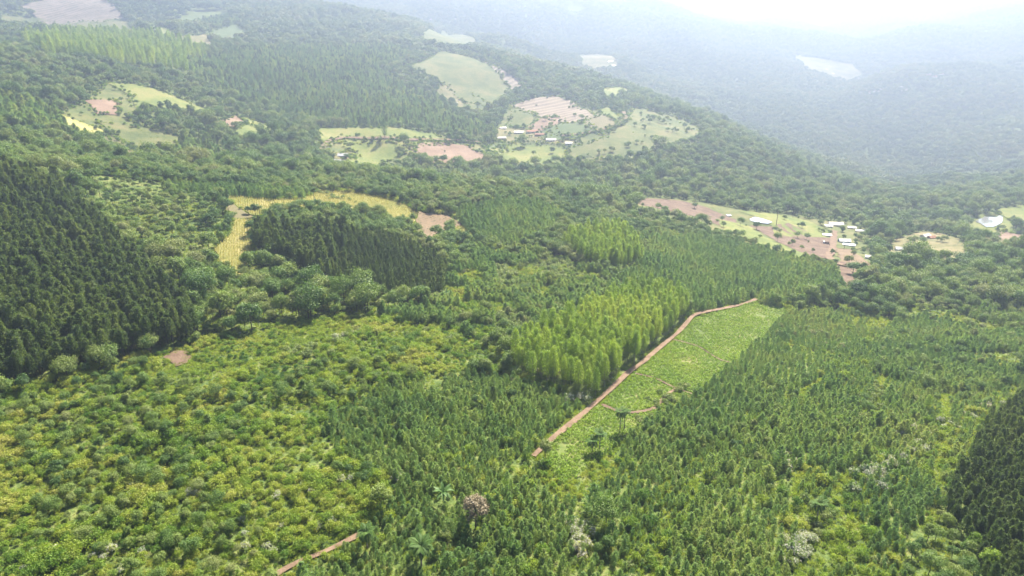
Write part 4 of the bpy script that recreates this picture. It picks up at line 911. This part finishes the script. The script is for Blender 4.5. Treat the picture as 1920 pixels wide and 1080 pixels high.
house((1612, 438), 8, 4, 2.6, 1.0, -.3, 'wood_wall', 'metal_roof', 'farm_shed', 'long low pale shed under trees, right of two farm sheds', 'shed', wins=1)
house((1550, 445), 7, 3.2, 2.2, .5, -.25, 'wood_wall', 'metal_roof', 'farm_shed', 'small white-roofed shelter on the bare soil by the dirt road', 'shed', lean=True, wins=0, door=False)
house((1582, 457), 9, 6, 3.0, 1.4, -.1, 'blue_wall', 'grey_roof', 'blue_house', 'small blue-walled house with a grey roof beside the dirt road', wins=2)
house((1591, 464), 9, 3.0, 2.3, .5, -.35, 'white_wall', 'canvas', 'lean_to', 'pale blue-white lean-to shelter in front of the blue house', 'shed', lean=True, wins=0, door=False)
house((1690, 472), 10, 5, 2.8, 1.3, -.2, 'white_wall', 'grey_roof', 'farm_shed', 'grey sheet-roofed barn at the left of the farmyard, below an orange plot', 'barn', wins=1)
house((1734, 447), 9, 5, 2.8, 1.4, .5, 'white_wall', 'metal_roof', 'farmhouse', 'white-roofed house in the farmyard near the very large dark tree', wins=2)
house((1746, 450), 6, 4, 2.6, 1.2, .2, 'brick_wall', 'tile_roof', 'farm_shed', 'brown tile-roofed shed right of the white house in the farmyard', 'shed', wins=1)
house((1716, 428), 5, 4, 2.6, 1.2, .2, 'white_wall', 'metal_roof', 'farm_shed', 'tiny white hut half hidden by trees above the farmyard', 'hut', wins=1)
house((1630, 487), 6, 3.5, 2.5, .9, -.4, 'white_wall', 'metal_roof', 'farm_shed', 'small white hut at the end of the brown plot', 'hut', wins=1)
house((643, 296), 10, 7, 3.0, 1.8, .1, 'wood_wall', 'grey_roof', 'farmhouse', 'grey-roofed farmhouse among trees below the curve of the dirt road', wins=2)
house((634, 306), 7, 4.5, 2.6, 1.2, -.1, 'brick_wall', 'metal_roof', 'farm_shed', 'white-roofed shed in front of the grey-roofed farmhouse', 'shed', wins=1)
house((849, 197), 15, 6, 3.0, 1.3, 0, 'brick_wall', 'metal_roof', 'poultry_shed', 'long white-roofed shed on the hillside, upper left of two', 'shed', wins=3)
house((883, 211), 17, 7, 3.0, 1.4, -.05, 'white_wall', 'metal_roof', 'poultry_shed', 'long white-roofed shed on the hillside, lower right of two', 'shed', wins=3)
house((973, 252), 13, 8, 3.0, 1.6, 0, 'white_wall', 'metal_roof', 'hamlet_house', 'white-roofed house at the left of the hamlet by the big tree', wins=2)
house((998, 250), 16, 8, 3.0, 1.8, .1, 'white_wall', 'tile_roof', 'hamlet_house', 'wide brown-roofed house in the middle of the hamlet', wins=3)
house((1012, 256), 13, 6, 3.0, 1.5, -.15, 'brick_wall', 'tile_roof', 'hamlet_house', 'low brown-roofed house in front of the wide hamlet house', wins=2)
house((1033, 266), 13, 7, 3.0, 1.6, 0, 'white_wall', 'metal_roof', 'hamlet_house', 'pale-roofed house among trees below the green hamlet field', wins=2)
house((1066, 272), 9, 5, 2.8, 1.3, 0, 'white_wall', 'metal_roof', 'hamlet_house', 'small pale-roofed house at the right end of the hamlet', wins=2)
house((943, 244), 9, 5, 2.8, 1.3, .2, 'white_wall', 'metal_roof', 'hamlet_house', 'small white house at the upper left end of the hamlet', wins=2)
house((941, 262), 11, 5, 2.8, 1.2, .1, 'wood_wall', 'metal_roof', 'hamlet_house', 'low pale shed at the lower left of the hamlet beside the wood', 'shed', wins=1)
random.seed(8)
for px in [(1618,163),(1626,170),(1631,175),(1641,176),(1645,174),(1652,170),(1687,166),(1696,170),(1560,140),(1572,136),(1584,134),(1592,140),(1548,132),(1555,128),(1600,150),(1606,148),(1492,100),(1500,107),(1575,100),(1582,98),(1740,142),(1752,146),(1765,141),(1885,150),(1895,148),(1144,118),(1150,126),(1188,125),(940,110),(1052,116),(806,37),(854,37)]:
    r_ = math.hypot(*at(*px)); k_ = r_ / 2600
    house(px, random.uniform(10, 17) , random.uniform(7, 9), 3.2, 2.0, random.uniform(-.5, .5), random.choice(['white_wall', 'white_wall', 'brick_wall']), random.choice(['metal_roof', 'metal_roof', 'tile_roof']), 'village_house', 'tiny pale house of the scattered village on the far hazy slope', 'house', 'village houses on the far slope', wins=2)
def truck(px, rz):
    x, y, z = stand(px); e = tag(link('farm_truck', None, None, (x, y, z + .75), (0, 0, rz)), 'small farm truck with a white top parked by the dirt road', 'truck')
    link('chassis', mesh_of('chassis', *box(-2.6, 2.6, -.85, .85, .35, .7), [M['rubber']]), e); link('cargo_bed', mesh_of('cargo_bed', *merge([box(-2.6, .9, -.98, -.88, .7, 1.7), box(-2.6, .9, .88, .98, .7, 1.7), box(-2.6, -2.5, -.878, .878, .7, 1.7), box(-2.6, .9, -.878, .878, .703, .78)]), [M['wood_wall']]), e)
    V, Fq = box(1.0, 2.6, -.95, .95, .7, 2.2); V[[5, 7], 0] = 2.25; cab = link('cab', mesh_of('cab', V, Fq, [M['white_paint']]), e); link('windscreen', mesh_of('windscreen', np.array([(2.57, -.8, 1.35), (2.57, .8, 1.35), (2.36, .8, 2.05), (2.36, -.8, 2.05)]), [[0, 1, 2, 3]], [M['dark']]), cab)
    wm = mesh_of('wheel', *tube([(0, -.14, 0), (0, .14, 0)], [.42, .42], 14), [M['rubber']])
    for wx in (-1.7, 1.8):
        for wy in (-.9, .9): link('wheel', wm, e, (wx, wy, .42))
truck((1548, 459), 2.8)
def pole(px, h, label):
    x, y, z = stand(px); e = tag(link('utility_pole', None, None, (x, y, z)), label, 'pole'); link('post', mesh_of('post', *tube([(0, 0, -.5), (0, 0, h)], [.16, .11], 6), [M['bark']]), e); link('crossarm', mesh_of('crossarm', *box(-.9, .9, -.06, .06, h - .5, h - .35), [M['bark']]), e)
pole((1486, 410), 8, 'lone wooden utility pole in the pasture right of the small pond')
pole((1582, 470), 7, 'wooden utility pole beside the blue house')
plant_all()

# ---------------------------------------------------------------- haze in the valley air
def haze():
    lo = float(_H.min()) - 1.5; hi = max(CAMZ, float(_H.max())) + 25; R = 9600
    V, Fq = box(-R, R, -R, R, lo, hi); m, N, L = node_mat('valley haze'); p = N.new('ShaderNodeVolumePrincipled'); p.inputs['Color'].default_value = HAZE_COLOR; p.inputs['Density'].default_value = HAZE_DENSITY; p.inputs['Anisotropy'].default_value = HAZE_G
    o = N.new('ShaderNodeOutputMaterial'); L.new(p.outputs[0], o.inputs['Volume'])
    tag(link('haze', mesh_of('haze', V, Fq, [m])), kind='stuff'); print('HAZE', lo, hi)
haze()
